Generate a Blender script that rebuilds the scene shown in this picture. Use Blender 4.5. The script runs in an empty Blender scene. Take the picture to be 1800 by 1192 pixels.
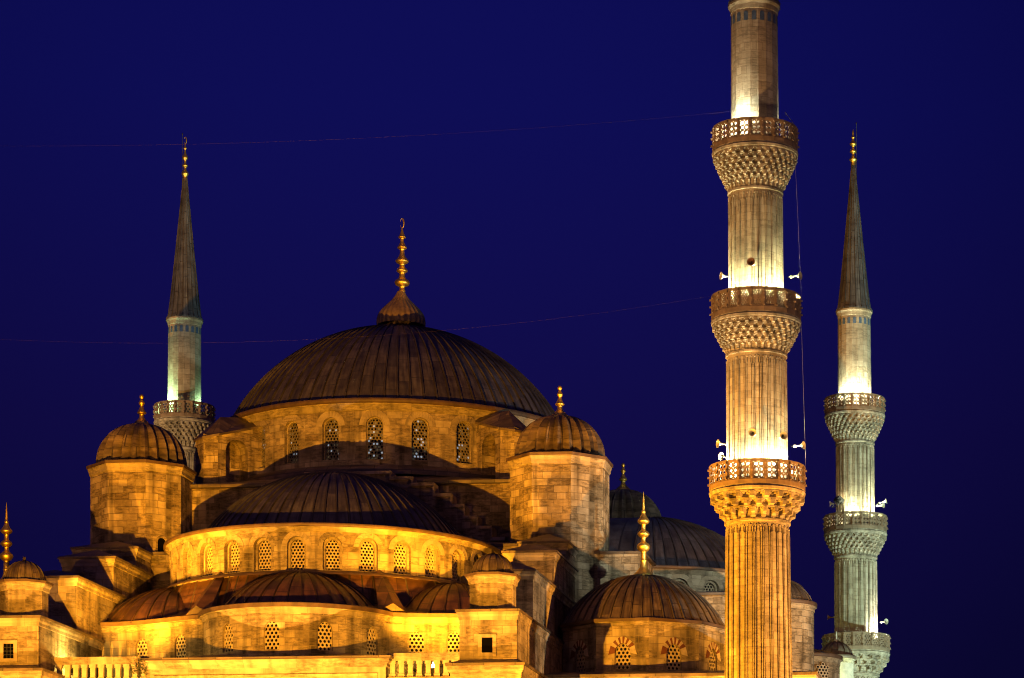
import bpy, math, random
from mathutils import Vector, Matrix
random.seed(7)
S = bpy.context.scene
COL = S.collection
R_ = math.radians
EYE = 1.7                      # camera height; heights below are measured from the camera

# ------------------------------------------------------------------ camera
cam_d = bpy.data.cameras.new("camera"); cam = bpy.data.objects.new("camera", cam_d); COL.objects.link(cam)
cam.location = (0, 0, EYE); cam.rotation_euler = (R_(90), 0, 0)
cam_d.sensor_width = 36; cam_d.lens = 103.1
cam_d.shift_x = -0.2994; cam_d.shift_y = 0.680
cam_d.clip_start = 1; cam_d.clip_end = 6000
S.camera = cam
S.view_settings.view_transform = 'Standard'; S.view_settings.look = 'None'
S.view_settings.exposure = 0; S.view_settings.gamma = 1
S.cycles.use_denoising = True
S.cycles.max_bounces = 4; S.cycles.diffuse_bounces = 3; S.cycles.glossy_bounces = 2
S.cycles.sample_clamp_indirect = 3
S.cycles.filter_width = 1.1

# ------------------------------------------------------------------ sky (night, deep blue)
W = bpy.data.worlds.new("World"); S.world = W; W.use_nodes = True
wn = W.node_tree.nodes; wl = W.node_tree.links
bg = wn['Background']
tc = wn.new('ShaderNodeTexCoord'); sx = wn.new('ShaderNodeSeparateXYZ'); wr = wn.new('ShaderNodeValToRGB')
wl.new(tc.outputs['Generated'], sx.inputs[0]); wl.new(sx.outputs['Z'], wr.inputs[0]); wl.new(wr.outputs[0], bg.inputs['Color'])
e = wr.color_ramp.elements
e[0].position = 0.08; e[0].color = (.0050, .0038, .045, 1)
e[1].position = 0.42; e[1].color = (.0040, .0042, .090, 1)
m_ = e.new(0.20); m_.color = (.0058, .0038, .064, 1)
m_ = e.new(0.30); m_.color = (.0044, .0043, .088, 1)
# the sky is a little lighter over the mosque than away from it
dt = wn.new('ShaderNodeVectorMath'); dt.operation = 'DOT_PRODUCT'; dt.inputs[1].default_value = (-.125, .947, .296)
mr = wn.new('ShaderNodeMapRange'); mr.inputs[1].default_value = .968; mr.inputs[2].default_value = 1.0; mr.inputs[3].default_value = .52; mr.inputs[4].default_value = 1.02
wl.new(tc.outputs['Generated'], dt.inputs[0]); wl.new(dt.outputs['Value'], mr.inputs[0]); wl.new(mr.outputs[0], bg.inputs['Strength'])

# ------------------------------------------------------------------ frame of the mosque
CX, CY, TH = -30.73, 215.0, R_(5.307)
cT, sT = math.cos(TH), math.sin(TH)
def wpos(r, f, z):             # mosque plan (r to the right, f towards the viewer) -> world
    return Vector((CX + r*cT - f*sT, CY - r*sT - f*cT, z + EYE))

# ------------------------------------------------------------------ lamps (the mosque's own floodlights)
SOD = (1.0, .378, .014); WARM = (1.0, .62, .25); WHITE = (.95, 1.0, .66); GREEN = (.50, 1.0, .52); COOL = (.72, .90, 1.0)
def spot(name, p, tgt, power, col, size=60, blend=.5, rad=.25):
    d = bpy.data.lights.new(name, 'SPOT'); d.energy = power; d.color = col
    d.spot_size = R_(size); d.spot_blend = blend; d.shadow_soft_size = rad
    o = bpy.data.objects.new(name, d); COL.objects.link(o); o.location = p
    o.rotation_euler = (Vector(tgt) - Vector(p)).to_track_quat('-Z', 'Y').to_euler()
    return o
def point(name, p, power, col, rad=.15):
    d = bpy.data.lights.new(name, 'POINT'); d.energy = power; d.color = col; d.shadow_soft_size = rad
    o = bpy.data.objects.new(name, d); COL.objects.link(o); o.location = p
    return o
K = 1000.0
spot("flood_front_centre", wpos(2, 108, 1), wpos(-1, 14, 36), 590*K, SOD, 41, .5)
spot("flood_terrace_left", wpos(-10.8, 35.7, 22.9), wpos(-6, 12, 45), 36*K, SOD, 72, 1.0, .15)
spot("flood_terrace_right", wpos(10.6, 35.5, 22.9), wpos(6, 12, 45), 34*K, SOD, 72, 1.0, .15)
spot("flood_near_left", wpos(-9, 60, 0), wpos(-6, 34, 25), 104*K, (1, .40, .05), 70)
spot("flood_near_right", wpos(9, 60, 0), wpos(7, 34, 25), 108*K, (1, .40, .05), 70)
spot("flood_side_right", wpos(78, 42, 0), wpos(20, 12, 36), 52*K, (.88, .96, .80), 44)
spot("flood_side_orange", wpos(72, 40, 0), wpos(18, 19, 31), 90*K, (1, .42, .04), 29, .3)
spot("flood_minaret_left", wpos(3, 54, 0), wpos(30.5, 37.3, 25), 400*K, SOD, 34, .7)
spot("flood_minaret_right", wpos(58, 48, 0), wpos(30.5, 37.3, 25), 250*K, (1, .40, .05), 36, .7)
spot("flood_minaret_upper", wpos(8, 78, 0), wpos(30.5, 37.3, 47), 150*K, (1, .50, .14), 20, .7)
spot("flood_minaret_upper_right", wpos(66, 78, 0), wpos(30.5, 37.3, 47), 40*K, (1, .60, .30), 20, .7)
spot("flood_far_right", (40, 205, 2), (4.2, 249.3, 42), 270*K, (.68, 1, .78), 50, .6)
spot("flood_far_left", (-30, 205, 2), (3.2, 249.3, 36), 30*K, (.8, 1, .7), 50, .6)
spot("flood_left_far", (-86, 190, 2), (-54.6, 252, 52), 95*K, (1, .84, .60), 36, .6)
spot("flood_right_white", wpos(88, 40, 0), wpos(21, 6, 34), 50*K, (.85, 1, .82), 34, .5)
spot("flood_balcony_white", wpos(31.5, 34.3, 34.0), wpos(21, 6, 32.0), 10*K, (.92, 1, .80), 52, .7, .15)
spot("flood_flank", wpos(39, 31, 23.4), wpos(28, 9, 31), 26*K, (1, .40, .03), 90, .8)
point("flank_lamp_green", (-1.6, 226.0, 25.5), 3000, (.85, 1, .25), .2)
point("flank_lamp_white", (2.6, 208.0, 23.5), 450, (1, .95, .75), .2)
spot("flood_distant", wpos(-15, 190, 2), wpos(0, 10, 38), 120*K, (1, .42, .06), 34, .5)
spot("flood_left_balcony", (-92, 178, 2), (-54.6, 252, 54), 260*K, (1, .52, .10), 9, .8)
# weak warm sun added as ambient fill for the shadows, no visible source
sd = bpy.data.lights.new("ambient_fill", 'SUN'); sd.energy = .08; sd.angle = R_(120); sd.color = (1, .55, .60)
so = bpy.data.objects.new("ambient_fill", sd); COL.objects.link(so); so.rotation_euler = (R_(60), 0, R_(8))

# ------------------------------------------------------------------ materials
def mat(name):
    m = bpy.data.materials.new(name); m.use_nodes = True
    nt = m.node_tree; return m, nt.nodes, nt.links, nt.nodes['Principled BSDF']
def ramp(n, stops, interp='LINEAR'):
    r = n.new('ShaderNodeValToRGB'); r.color_ramp.interpolation = interp
    el = r.color_ramp.elements
    while len(el) < len(stops): el.new(.5)
    for k, (p, c) in enumerate(stops): el[k].position = p; el[k].color = (*c, 1)
    return r
def stone(name, dark, mid, light, bw=1.1, bh=.48, mortar=.014, stain=.55, bump=.5, nmix=.22, rough=.46):
    m, n, l, b = mat(name)
    uv = n.new('ShaderNodeUVMap')
    no = n.new('ShaderNodeTexNoise'); no.inputs['Scale'].default_value = .35; no.inputs['Detail'].default_value = 2
    l.new(uv.outputs[0], no.inputs['Vector'])
    mx = n.new('ShaderNodeVectorMath'); mx.operation = 'MULTIPLY_ADD'
    mx.inputs[1].default_value = (.12, .10, 0); l.new(no.outputs['Color'], mx.inputs[0]); l.new(uv.outputs[0], mx.inputs[2])
    br = n.new('ShaderNodeTexBrick')
    br.inputs['Scale'].default_value = 1; br.inputs['Brick Width'].default_value = bw; br.inputs['Row Height'].default_value = bh
    br.inputs['Mortar Size'].default_value = mortar; br.inputs['Mortar Smooth'].default_value = .4
    br.inputs['Color1'].default_value = (0, 0, 0, 1); br.inputs['Color2'].default_value = (1, 1, 1, 1); br.inputs['Mortar'].default_value = (.3, .3, .3, 1)
    br.offset = .43; br.squash = .62; br.squash_frequency = 3
    l.new(mx.outputs[0], br.inputs['Vector'])
    rp = ramp(n, [(0, dark), (.10, [(a+b)/2 for a, b in zip(dark, mid)]), (.22, mid), (.60, [c*1.04 for c in mid]), (.86, light), (1, light)]); nv = n.new('ShaderNodeTexNoise'); nv.inputs['Scale'].default_value = 1; nv.inputs['Detail'].default_value = 5; nv.inputs['Roughness'].default_value = .6
    mpv = n.new('ShaderNodeMapping'); mpv.inputs['Scale'].default_value = (.5, 1.1, 1); l.new(uv.outputs[0], mpv.inputs[0]); l.new(mpv.outputs[0], nv.inputs['Vector'])
    sc_ = n.new('ShaderNodeMath'); sc_.operation = 'MULTIPLY_ADD'; sc_.inputs[1].default_value = 1.5; sc_.inputs[2].default_value = -.25; l.new(nv.outputs['Fac'], sc_.inputs[0])
    mv = n.new('ShaderNodeMix'); mv.data_type = 'FLOAT'; mv.inputs[0].default_value = nmix; l.new(br.outputs['Color'], mv.inputs[2]); l.new(sc_.outputs[0], mv.inputs[3])
    l.new(mv.outputs[0], rp.inputs[0])
    # weathering: broad patches, fine grain, rain streaks
    n2 = n.new('ShaderNodeTexNoise'); n2.inputs['Scale'].default_value = .55; n2.inputs['Detail'].default_value = 6; n2.inputs['Roughness'].default_value = .62
    l.new(uv.outputs[0], n2.inputs['Vector'])
    r2 = ramp(n, [(.36, (1-stain,)*3), (.60, (1.08,)*3)]); l.new(n2.outputs['Fac'], r2.inputs[0])
    mp = n.new('ShaderNodeMapping'); mp.inputs['Scale'].default_value = (1.4, .10, 1); l.new(uv.outputs[0], mp.inputs[0])
    n3 = n.new('ShaderNodeTexNoise'); n3.inputs['Scale'].default_value = 1; n3.inputs['Detail'].default_value = 4; l.new(mp.outputs[0], n3.inputs['Vector'])
    r3 = ramp(n, [(.34, (1-stain,)*3), (.50, (1.0,)*3)]); l.new(n3.outputs['Fac'], r3.inputs[0])
    mp4 = n.new('ShaderNodeMapping'); mp4.inputs['Scale'].default_value = (2.0, 6.0, 1); l.new(uv.outputs[0], mp4.inputs[0])
    n4 = n.new('ShaderNodeTexNoise'); n4.inputs['Scale'].default_value = 1; n4.inputs['Detail'].default_value = 8; n4.inputs['Roughness'].default_value = .7; l.new(mp4.outputs[0], n4.inputs['Vector'])
    r4 = ramp(n, [(.40, (1-rough,)*3), (.56, (1.06,)*3)]); l.new(n4.outputs['Fac'], r4.inputs[0])
    rv = ramp(n, [(.45, (1,)*3), (.72, (.12,)*3)]); l.new(br.outputs['Color'], rv.inputs[0])
    prev = rp.outputs[0]
    for k in (r2, r3, r4):
        mm = n.new('ShaderNodeMix'); mm.data_type = 'RGBA'; mm.blend_type = 'MULTIPLY'; mm.inputs[0].default_value = 1
        if k is r4: l.new(rv.outputs[0], mm.inputs[0])
        l.new(prev, mm.inputs[6]); l.new(k.outputs[0], mm.inputs[7]); prev = mm.outputs[2]
    mo = n.new('ShaderNodeMix'); mo.data_type = 'RGBA'; l.new(br.outputs['Fac'], mo.inputs[0]); l.new(prev, mo.inputs[6]); mo.inputs[7].default_value = (*[c*.52 for c in mid], 1)
    l.new(mo.outputs[2], b.inputs['Base Color']); b.inputs['Roughness'].default_value = .9; b.inputs['Specular IOR Level'].default_value = .15
    sm = n.new('ShaderNodeMath'); sm.operation = 'SUBTRACT'; l.new(n4.outputs['Fac'], sm.inputs[0]); l.new(br.outputs['Fac'], sm.inputs[1])
    bp = n.new('ShaderNodeBump'); bp.inputs['Strength'].default_value = bump; bp.inputs['Distance'].default_value = .06
    l.new(sm.outputs[0], bp.inputs['Height']); l.new(bp.outputs[0], b.inputs['Normal'])
    return m
def lead(name, col, sheet=2.3, var=.35):
    m, n, l, b = mat(name)
    uv = n.new('ShaderNodeUVMap')
    br = n.new('ShaderNodeTexBrick'); br.inputs['Scale'].default_value = 1; br.inputs['Brick Width'].default_value = sheet; br.inputs['Row Height'].default_value = 1
    br.inputs['Mortar Size'].default_value = .03; br.inputs['Mortar Smooth'].default_value = .3; br.offset = .5
    br.inputs['Color1'].default_value = (0, 0, 0, 1); br.inputs['Color2'].default_value = (1, 1, 1, 1); br.inputs['Mortar'].default_value = (.5, .5, .5, 1)
    l.new(uv.outputs[0], br.inputs['Vector'])
    d = [c*(1-var) for c in col]; h = [c*(1+var*.8) for c in col]
    rp = ramp(n, [(0, d), (.5, col), (1, h)]); l.new(br.outputs['Color'], rp.inputs[0])
    tco = n.new('ShaderNodeTexCoord')
    n2 = n.new('ShaderNodeTexNoise'); n2.inputs['Scale'].default_value = 1.3; n2.inputs['Detail'].default_value = 7; n2.inputs['Roughness'].default_value = .65
    l.new(tco.outputs['Object'], n2.inputs['Vector'])
    r2 = ramp(n, [(.32, (.55, .50, .48)), (.6, (1.05,)*3)]); l.new(n2.outputs['Fac'], r2.inputs[0])
    mm = n.new('ShaderNodeMix'); mm.data_type = 'RGBA'; mm.blend_type = 'MULTIPLY'; mm.inputs[0].default_value = 1
    l.new(rp.outputs[0], mm.inputs[6]); l.new(r2.outputs[0], mm.inputs[7])
    mp5 = n.new('ShaderNodeMapping'); mp5.inputs['Scale'].default_value = (.45, 3.2, 1); l.new(uv.outputs[0], mp5.inputs[0])
    n5 = n.new('ShaderNodeTexNoise'); n5.inputs['Scale'].default_value = 1; n5.inputs['Detail'].default_value = 4; l.new(mp5.outputs[0], n5.inputs['Vector'])
    r5 = ramp(n, [(.36, (.58, .57, .60)), (.50, (1,)*3), (.66, (1.35, 1.34, 1.34))]); l.new(n5.outputs['Fac'], r5.inputs[0])
    m5 = n.new('ShaderNodeMix'); m5.data_type = 'RGBA'; m5.blend_type = 'MULTIPLY'; m5.inputs[0].default_value = 1
    l.new(mm.outputs[2], m5.inputs[6]); l.new(r5.outputs[0], m5.inputs[7]); mm = m5
    mo = n.new('ShaderNodeMix'); mo.data_type = 'RGBA'; l.new(br.outputs['Fac'], mo.inputs[0]); l.new(mm.outputs[2], mo.inputs[6]); mo.inputs[7].default_value = (*[c*.3 for c in col], 1)
    l.new(mo.outputs[2], b.inputs['Base Color']); b.inputs['Roughness'].default_value = .5; b.inputs['Specular IOR Level'].default_value = .6
    sm = n.new('ShaderNodeMath'); sm.operation = 'MULTIPLY_ADD'; l.new(n2.outputs['Fac'], sm.inputs[0]); sm.inputs[1].default_value = 1.2; l.new(br.outputs['Color'], sm.inputs[2])
    bp = n.new('ShaderNodeBump'); bp.inputs['Strength'].default_value = .35; bp.inputs['Distance'].default_value = .03
    l.new(sm.outputs[0], bp.inputs['Height']); l.new(bp.outputs[0], b.inputs['Normal'])
    return m
def plain(name, col, rough=.7, metal=0, noise=.25, scale=3, emit=None):
    m, n, l, b = mat(name)
    tco = n.new('ShaderNodeTexCoord'); no = n.new('ShaderNodeTexNoise'); no.inputs['Scale'].default_value = scale; no.inputs['Detail'].default_value = 5
    l.new(tco.outputs['Object'], no.inputs['Vector'])
    r = ramp(n, [(.3, [c*(1-noise) for c in col]), (.7, [min(1, c*(1+noise*.5)) for c in col])]); l.new(no.outputs['Fac'], r.inputs[0])
    l.new(r.outputs[0], b.inputs['Base Color']); b.inputs['Roughness'].default_value = rough; b.inputs['Metallic'].default_value = metal
    if col[0] < .02: b.inputs['Specular IOR Level'].default_value = .1 if rough < .5 else 0
    if emit: b.inputs['Emission Color'].default_value = (*emit[:3], 1); b.inputs['Emission Strength'].default_value = emit[3]
    return m
M = {}
M['stone'] = stone('ashlar_stone', (.17, .115, .06), (.40, .33, .235), (.50, .43, .32))
M['stone2'] = stone('rough_ashlar', (.15, .105, .06), (.36, .285, .19), (.52, .43, .31), bw=1.0, bh=.46, stain=.55, bump=.8, rough=.54)
M['trim'] = stone('cornice_stone', (.30, .24, .17), (.42, .35, .25), (.48, .41, .31), bw=1.6, bh=3, mortar=.01, stain=.4, bump=.3)
M['minaret'] = stone('minaret_stone', (.28, .235, .175), (.42, .365, .28), (.50, .45, .36), bw=.62, bh=.46, mortar=.009, stain=.30, bump=.5, nmix=.35, rough=.30)
M['carved'] = stone('carved_stone', (.33, .28, .21), (.42, .36, .28), (.47, .41, .33), bw=.5, bh=.4, mortar=.006, stain=.5, bump=.4)
M['panel'] = plain('parapet_marble', (.25, .175, .12), .8, 0, .35, 2)
M['lead'] = lead('lead_sheet', (.078, .072, .088))
M['leads'] = lead('spire_lead', (.105, .112, .122), sheet=1.9)
M['leadd'] = lead('weathered_lead', (.138, .106, .074), sheet=1.6, var=.45)
M['leadb'] = lead('brown_lead', (.085, .040, .024), sheet=1.6, var=.5)
M['leadg'] = plain('lead_flashing', (.105, .065, .042), .6, 0, .4, 2)
M['seam'] = plain('lead_seam', (.045, .034, .036), .6, 0, .4, 3)
M['gold'] = plain('gilded_copper', (1.0, .68, .16), .46, 1, .28, 4)
M['gold2'] = plain('dull_gilded_lead', (.30, .22, .13), .5, .4, .4, 3)
M['plaster'] = plain('plaster_grille', (.50, .42, .29), .85, 0, .3, 4)
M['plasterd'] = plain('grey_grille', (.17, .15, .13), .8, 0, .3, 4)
M['glass'] = plain('dark_glass', (.012, .012, .016), .15, 0, .2, 3)
M['gleam1'] = plain('gleam_glass', (.25, .30, .34), .3, 0, .2, 3, (.50, .62, .72, .42))  # emission stands in for reflections glinting on the round panes
M['gleam2'] = plain('faint_gleam_glass', (.18, .17, .12), .3, 0, .2, 3, (.42, .40, .22, .10))  # fainter glint, likewise painted by emission
M['red'] = plain('red_voussoir', (.17, .06, .035), .85, 0, .3, 3)
M['white'] = plain('pale_voussoir', (.52, .45, .35), .85, 0, .25, 3)
M['horn'] = plain('horn_paint', (.42, .40, .33), .5, 0, .15, 5)
M['hornd'] = plain('rusty_horn', (.16, .07, .03), .6, 0, .3, 5)
M['void'] = plain('dark_opening', (.003, .003, .003), .95, 0, .2, 3)
M['black'] = plain('black_iron', (.02, .02, .02), .6, 0, .3, 5)
M['wire'] = plain('wire', (.030, .009, .014), .6, 0, .2, 5)
M['wireg'] = plain('steel_cable', (.34, .34, .34), .5, .3, .2, 5)
M['tile'] = plain('blue_tile', (.10, .17, .30), .4, 0, .4, 6)
M['lamp'] = plain('lamp_lens', (.9, .8, .5), .4, 0, 0, 3, (1, .72, .32, 9))
M['leaf'] = plain('leaf', (.05, .06, .02), .7, 0, .4, 9)
M['bark'] = plain('bark', (.07, .05, .03), .9, 0, .4, 9)
M['ground'] = plain('paving', (.18, .16, .13), .9, 0, .35, .4)

# ------------------------------------------------------------------ mesh builder
class MB:
    def __init__(s): s.v = []; s.f = []; s.uv = []; s.m = []; s.sm = []
    def face(s, pts, m=0, uv=None, sm=False):
        i = len(s.v); s.v += [tuple(p) for p in pts]; s.f.append(tuple(range(i, i+len(pts)))); s.m.append(m); s.uv.append(uv); s.sm.append(sm)
    def grid(s, P, U=None, m=0, sm=False, wrap=False, skip=None):
        nr, nc = len(P), len(P[0]); i0 = len(s.v)
        for row in P: s.v += [tuple(p) for p in row]
        for a in range(nr-1):
            for b in range(nc if wrap else nc-1):
                b2 = (b+1) % nc
                if skip and skip(a, b): continue
                s.f.append((i0+a*nc+b, i0+a*nc+b2, i0+(a+1)*nc+b2, i0+(a+1)*nc+b))
                if U:
                    if b2 == 0:
                        du = U[a][1][0]-U[a][0][0] if nc > 1 else 1
                        u = [U[a][b], (U[a][b][0]+du, U[a][b][1]), (U[a+1][b][0]+du, U[a+1][b][1]), U[a+1][b]]
                    else: u = [U[a][b], U[a][b2], U[a+1][b2], U[a+1][b]]
                    s.uv.append(u)
                else: s.uv.append(None)
                s.m.append(m if not callable(m) else m(a, b)); s.sm.append(sm)
    def box(s, x0, x1, y0, y1, z0, z1, m=0, mt=None, xf=None):
        p = [Vector((x, y, z)) for z in (z0, z1) for y in (y0, y1) for x in (x0, x1)]
        if xf: p = [xf(q) for q in p]
        for q in ((0, 1, 5, 4), (1, 3, 7, 5), (3, 2, 6, 7), (2, 0, 4, 6)): s.face([p[k] for k in q], m)
        s.face([p[k] for k in (4, 5, 7, 6)], m if mt is None else mt); s.face([p[k] for k in (2, 3, 1, 0)], m)
    def lathe(s, prof, n=24, c=(0, 0), a0=0, a1=2*math.pi, m=0, sm=True, fr=None, uvs=1):
        full = abs(a1-a0-2*math.pi) < 1e-6; k = n if full else n+1
        P = []; U = []; L = 0; pr = None
        for (r, z) in prof:
            if pr: L += math.hypot(r-pr[0], z-pr[1])
            pr = (r, z); row = []; ur = []
            for j in range(k):
                a = a0+(a1-a0)*j/n; rr = r*(fr(a, z) if fr else 1)
                row.append((c[0]+rr*math.cos(a), c[1]+rr*math.sin(a), z)); ur.append(((a-a0)*max(prof[0][0], .3)*uvs, L))
            P.append(row); U.append(ur)
        s.grid(P, U, m, sm, full)
    def sweep(s, path, prof, closed=False, m=0, sm=False):
        n = len(path); nor = []
        for i in range(n):
            a = path[(i-1) % n] if (closed or i > 0) else path[i]; b = path[i]; c = path[(i+1) % n] if (closed or i < n-1) else path[i]
            def nn(p, q):
                dx, dy = q[0]-p[0], q[1]-p[1]; h = math.hypot(dx, dy) or 1; return Vector((dy/h, -dx/h))
            if a == b: v = nn(b, c); nor.append(v); continue
            if b == c: v = nn(a, b); nor.append(v); continue
            n1, n2 = nn(a, b), nn(b, c); w = (n1+n2); d = max(.35, 1+n1.dot(n2)); nor.append(w/d)
        us = [0]
        for i in range(1, n): us.append(us[-1]+math.hypot(path[i][0]-path[i-1][0], path[i][1]-path[i-1][1]))
        P = []; U = []; L = 0; pr = None
        for (o, z) in prof:
            L = L + (math.hypot(o-pr[0], z-pr[1]) if pr else 0); pr = (o, z)
            P.append([(path[i][0]+nor[i].x*o, path[i][1]+nor[i].y*o, z) for i in range(n)]); U.append([(us[i], prof[0][1]+L) for i in range(n)])
        s.grid(P, U, m, sm, closed)
    def poly(s, pts, z, m=0): s.face([(p[0], p[1], z) for p in pts], m)
    def build(s, name, mats, parent=None, loc=None):
        me = bpy.data.meshes.new(name); me.from_pydata(s.v, [], s.f); me.update()
        uvl = me.uv_layers.new(name='UVMap'); data = []
        for pi, p in enumerate(me.polygons):
            u = s.uv[pi]
            if u is None:
                n = p.normal; u = []
                for vi in p.vertices:
                    q = me.vertices[vi].co
                    if abs(n.z) < .75:
                        h = math.hypot(n.x, n.y); u.append(((-n.y*q.x+n.x*q.y)/h+7.3*round(math.atan2(n.y, n.x), 1), q.z))
                    else: u.append((q.x, q.y))
            for q in u: data += [q[0], q[1]]
        uvl.data.foreach_set('uv', data)
        me.polygons.foreach_set('material_index', s.m); me.polygons.foreach_set('use_smooth', s.sm)
        for k in (mats if isinstance(mats, (list, tuple)) else [mats]): me.materials.append(M[k])
        o = bpy.data.objects.new(name, me); COL.objects.link(o)
        if parent: o.parent = parent
        if loc is not None: o.location = loc
        return o
def tag(o, label, cat, group=None):
    o['label'] = label; o['category'] = cat
    if group: o['group'] = group
    return o
def empty(name, loc, rz=0, rx=0, ry=0):
    o = bpy.data.objects.new(name, None); COL.objects.link(o); o.location = loc; o.rotation_euler = (rx, ry, rz); o.empty_display_size = .5; return o
def copy_tree(o, parent=None, loc=None, rot=None):
    c = o.copy(); COL.objects.link(c)
    if parent is not None: c.parent = parent
    if loc is not None: c.location = loc
    if rot is not None: c.rotation_euler = rot
    for ch in list(o.children): copy_tree(ch, c)
    return c

# paths ------------------------------------------------------------
class Arc:
    def __init__(s, c, R, a0): s.c = c; s.R = R; s.a0 = a0
    def at(s, u, z, d=0):
        a = s.a0+u/s.R; r = s.R-d; return (s.c[0]+r*math.cos(a), s.c[1]+r*math.sin(a), z)
class Line:
    def __init__(s, p, q):
        s.p = p; dx, dy = q[0]-p[0], q[1]-p[1]; s.L = math.hypot(dx, dy); s.t = (dx/s.L, dy/s.L); s.n = (s.t[1], -s.t[0])
    def at(s, u, z, d=0): return (s.p[0]+s.t[0]*u-s.n[0]*d, s.p[1]+s.t[1]*u-s.n[1]*d, z)
class Poly:
    def __init__(s, pts):
        s.pts = pts; s.u = [0]
        for a, b in zip(pts, pts[1:]): s.u.append(s.u[-1]+math.hypot(b[0]-a[0], b[1]-a[1]))
        s.L = s.u[-1]; k = len(pts); s.n = []
        for i in range(k):
            a = pts[max(0, i-1)]; b = pts[min(k-1, i+1)]; dx, dy = b[0]-a[0], b[1]-a[1]; h = math.hypot(dx, dy); s.n.append((dy/h, -dx/h))
    def at(s, u, z, d=0):
        i = 0
        while i < len(s.u)-2 and u > s.u[i+1]: i += 1
        t = (u-s.u[i])/(s.u[i+1]-s.u[i]); a, b = s.pts[i], s.pts[i+1]; na, nb = s.n[i], s.n[i+1]
        return (a[0]+(b[0]-a[0])*t-(na[0]+(nb[0]-na[0])*t)*d, a[1]+(b[1]-a[1])*t-(na[1]+(nb[1]-na[1])*t)*d, z)
def arch(w, h, kind='round', n=12):
    a = w/2; rise = a if kind == 'round' else w*.62
    sp = h-rise; pts = [(-a, 0)]
    for i in range(n+1):
        t = i/n
        if kind == 'round': an = math.pi*(1-t); pts.append((a*math.cos(an), sp+a*math.sin(an)))
        elif kind == 'flat': pts.append((-a+w*t, h))
        else:
            r = (rise*rise+a*a)/(2*a); x = -a+w*t; xx = -abs(x)
            pts.append((x, sp+math.sqrt(max(0, r*r-(xx-(-a+r))**2))))
    pts.append((a, 0)); return pts
def wall(mb, path, u0, u1, z0, z1, wins, step=.8, reveal=.45, m=0, rm=0):
    """wall strip with arched openings; wins = [(u, sill z, w, h, kind)]"""
    wins = sorted(wins); cur = u0
    def strip(a, b, za, zb):
        k = max(1, int(math.ceil((b-a)/step))); us = [a+(b-a)*i/k for i in range(k+1)]
        mb.grid([[path.at(u, za) for u in us], [path.at(u, zb) for u in us]], [[(u, za) for u in us], [(u, zb) for u in us]], m, False)
    for (uc, zs, w, h, kind) in wins:
        strip(cur, uc-w/2, z0, z1)
        if zs > z0: strip(uc-w/2, uc+w/2, z0, zs)
        o = arch(w, h, kind)
        for (xa, ya), (xb, yb) in zip(o[1:-1], o[2:-1]):
            q = [(uc+xa, zs+ya), (uc+xb, zs+yb), (uc+xb, z1), (uc+xa, z1)]
            if abs(xb-xa) > 1e-5: mb.face([path.at(*p) for p in q], m, q)
        for (xa, ya), (xb, yb) in zip(o, o[1:]):
            mb.face([path.at(uc+xa, zs+ya), path.at(uc+xb, zs+yb), path.at(uc+xb, zs+yb, reveal), path.at(uc+xa, zs+ya, reveal)], rm, [(0, ya), (0, yb), (reveal, yb), (reveal, ya)])
        mb.face([path.at(uc-w/2, zs), path.at(uc+w/2, zs), path.at(uc+w/2, zs, reveal), path.at(uc-w/2, zs, reveal)], rm)
        cur = uc+w/2
    strip(cur, u1, z0, z1)
def grille(mb, path, uc, zs, w, h, kind, d, pitch, hr, m=0, mg=1, gleam=0., thick=.07, sides=10):
    """pierced plaster screen: real round holes, panes of glass behind"""
    o = arch(w, h, kind, 16)
    def inside(x, y, pad):
        if y < -pad or y > h+pad or abs(x) > w/2+pad: return False
        for (xa, ya), (xb, yb) in zip(o[1:-1], o[2:-1]):
            if xa <= x <= xb and xb > xa: return y <= ya+(yb-ya)*(x-xa)/(xb-xa)+pad
        return True
    ry = pitch*.866; nj = int(h/ry)+2; ni = int(w/pitch)//2+2
    hexr = pitch/math.sqrt(3)
    for j in range(-1, nj):
        for i in range(-ni, ni+1):
            x = i*pitch+(pitch/2 if j % 2 else 0); y = j*ry+ry*.5
            if not inside(x, y, hexr*.5): continue
            out = []; inn = []
            for k in range(12):
                a = k*math.pi/6+math.pi/6*0; rr = hexr if (k % 2) == 1 else hexr*.866
                out.append((x+rr*math.cos(a), y+rr*math.sin(a))); inn.append((x+hr*math.cos(a), y+hr*math.sin(a)))
            for k in range(12):
                k2 = (k+1) % 12
                A = [out[k], out[k2], inn[k2], inn[k]]
                mb.face([path.at(uc+p[0], zs+p[1], d) for p in A], m)
                mb.face([path.at(uc+inn[k][0], zs+inn[k][1], d), path.at(uc+inn[k2][0], zs+inn[k2][1], d), path.at(uc+inn[k2][0], zs+inn[k2][1], d+thick), path.at(uc+inn[k][0], zs+inn[k][1], d+thick)], m)
            q = mg; rv = random.random(); f = gleam*(1.0-.55*y/h)  # painted glints fall on random panes, more of them low down
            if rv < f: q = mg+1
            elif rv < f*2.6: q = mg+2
            if mg >= 0: mb.face([path.at(uc+p[0], zs+p[1], d+thick+.01) for p in inn], q)
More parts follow.
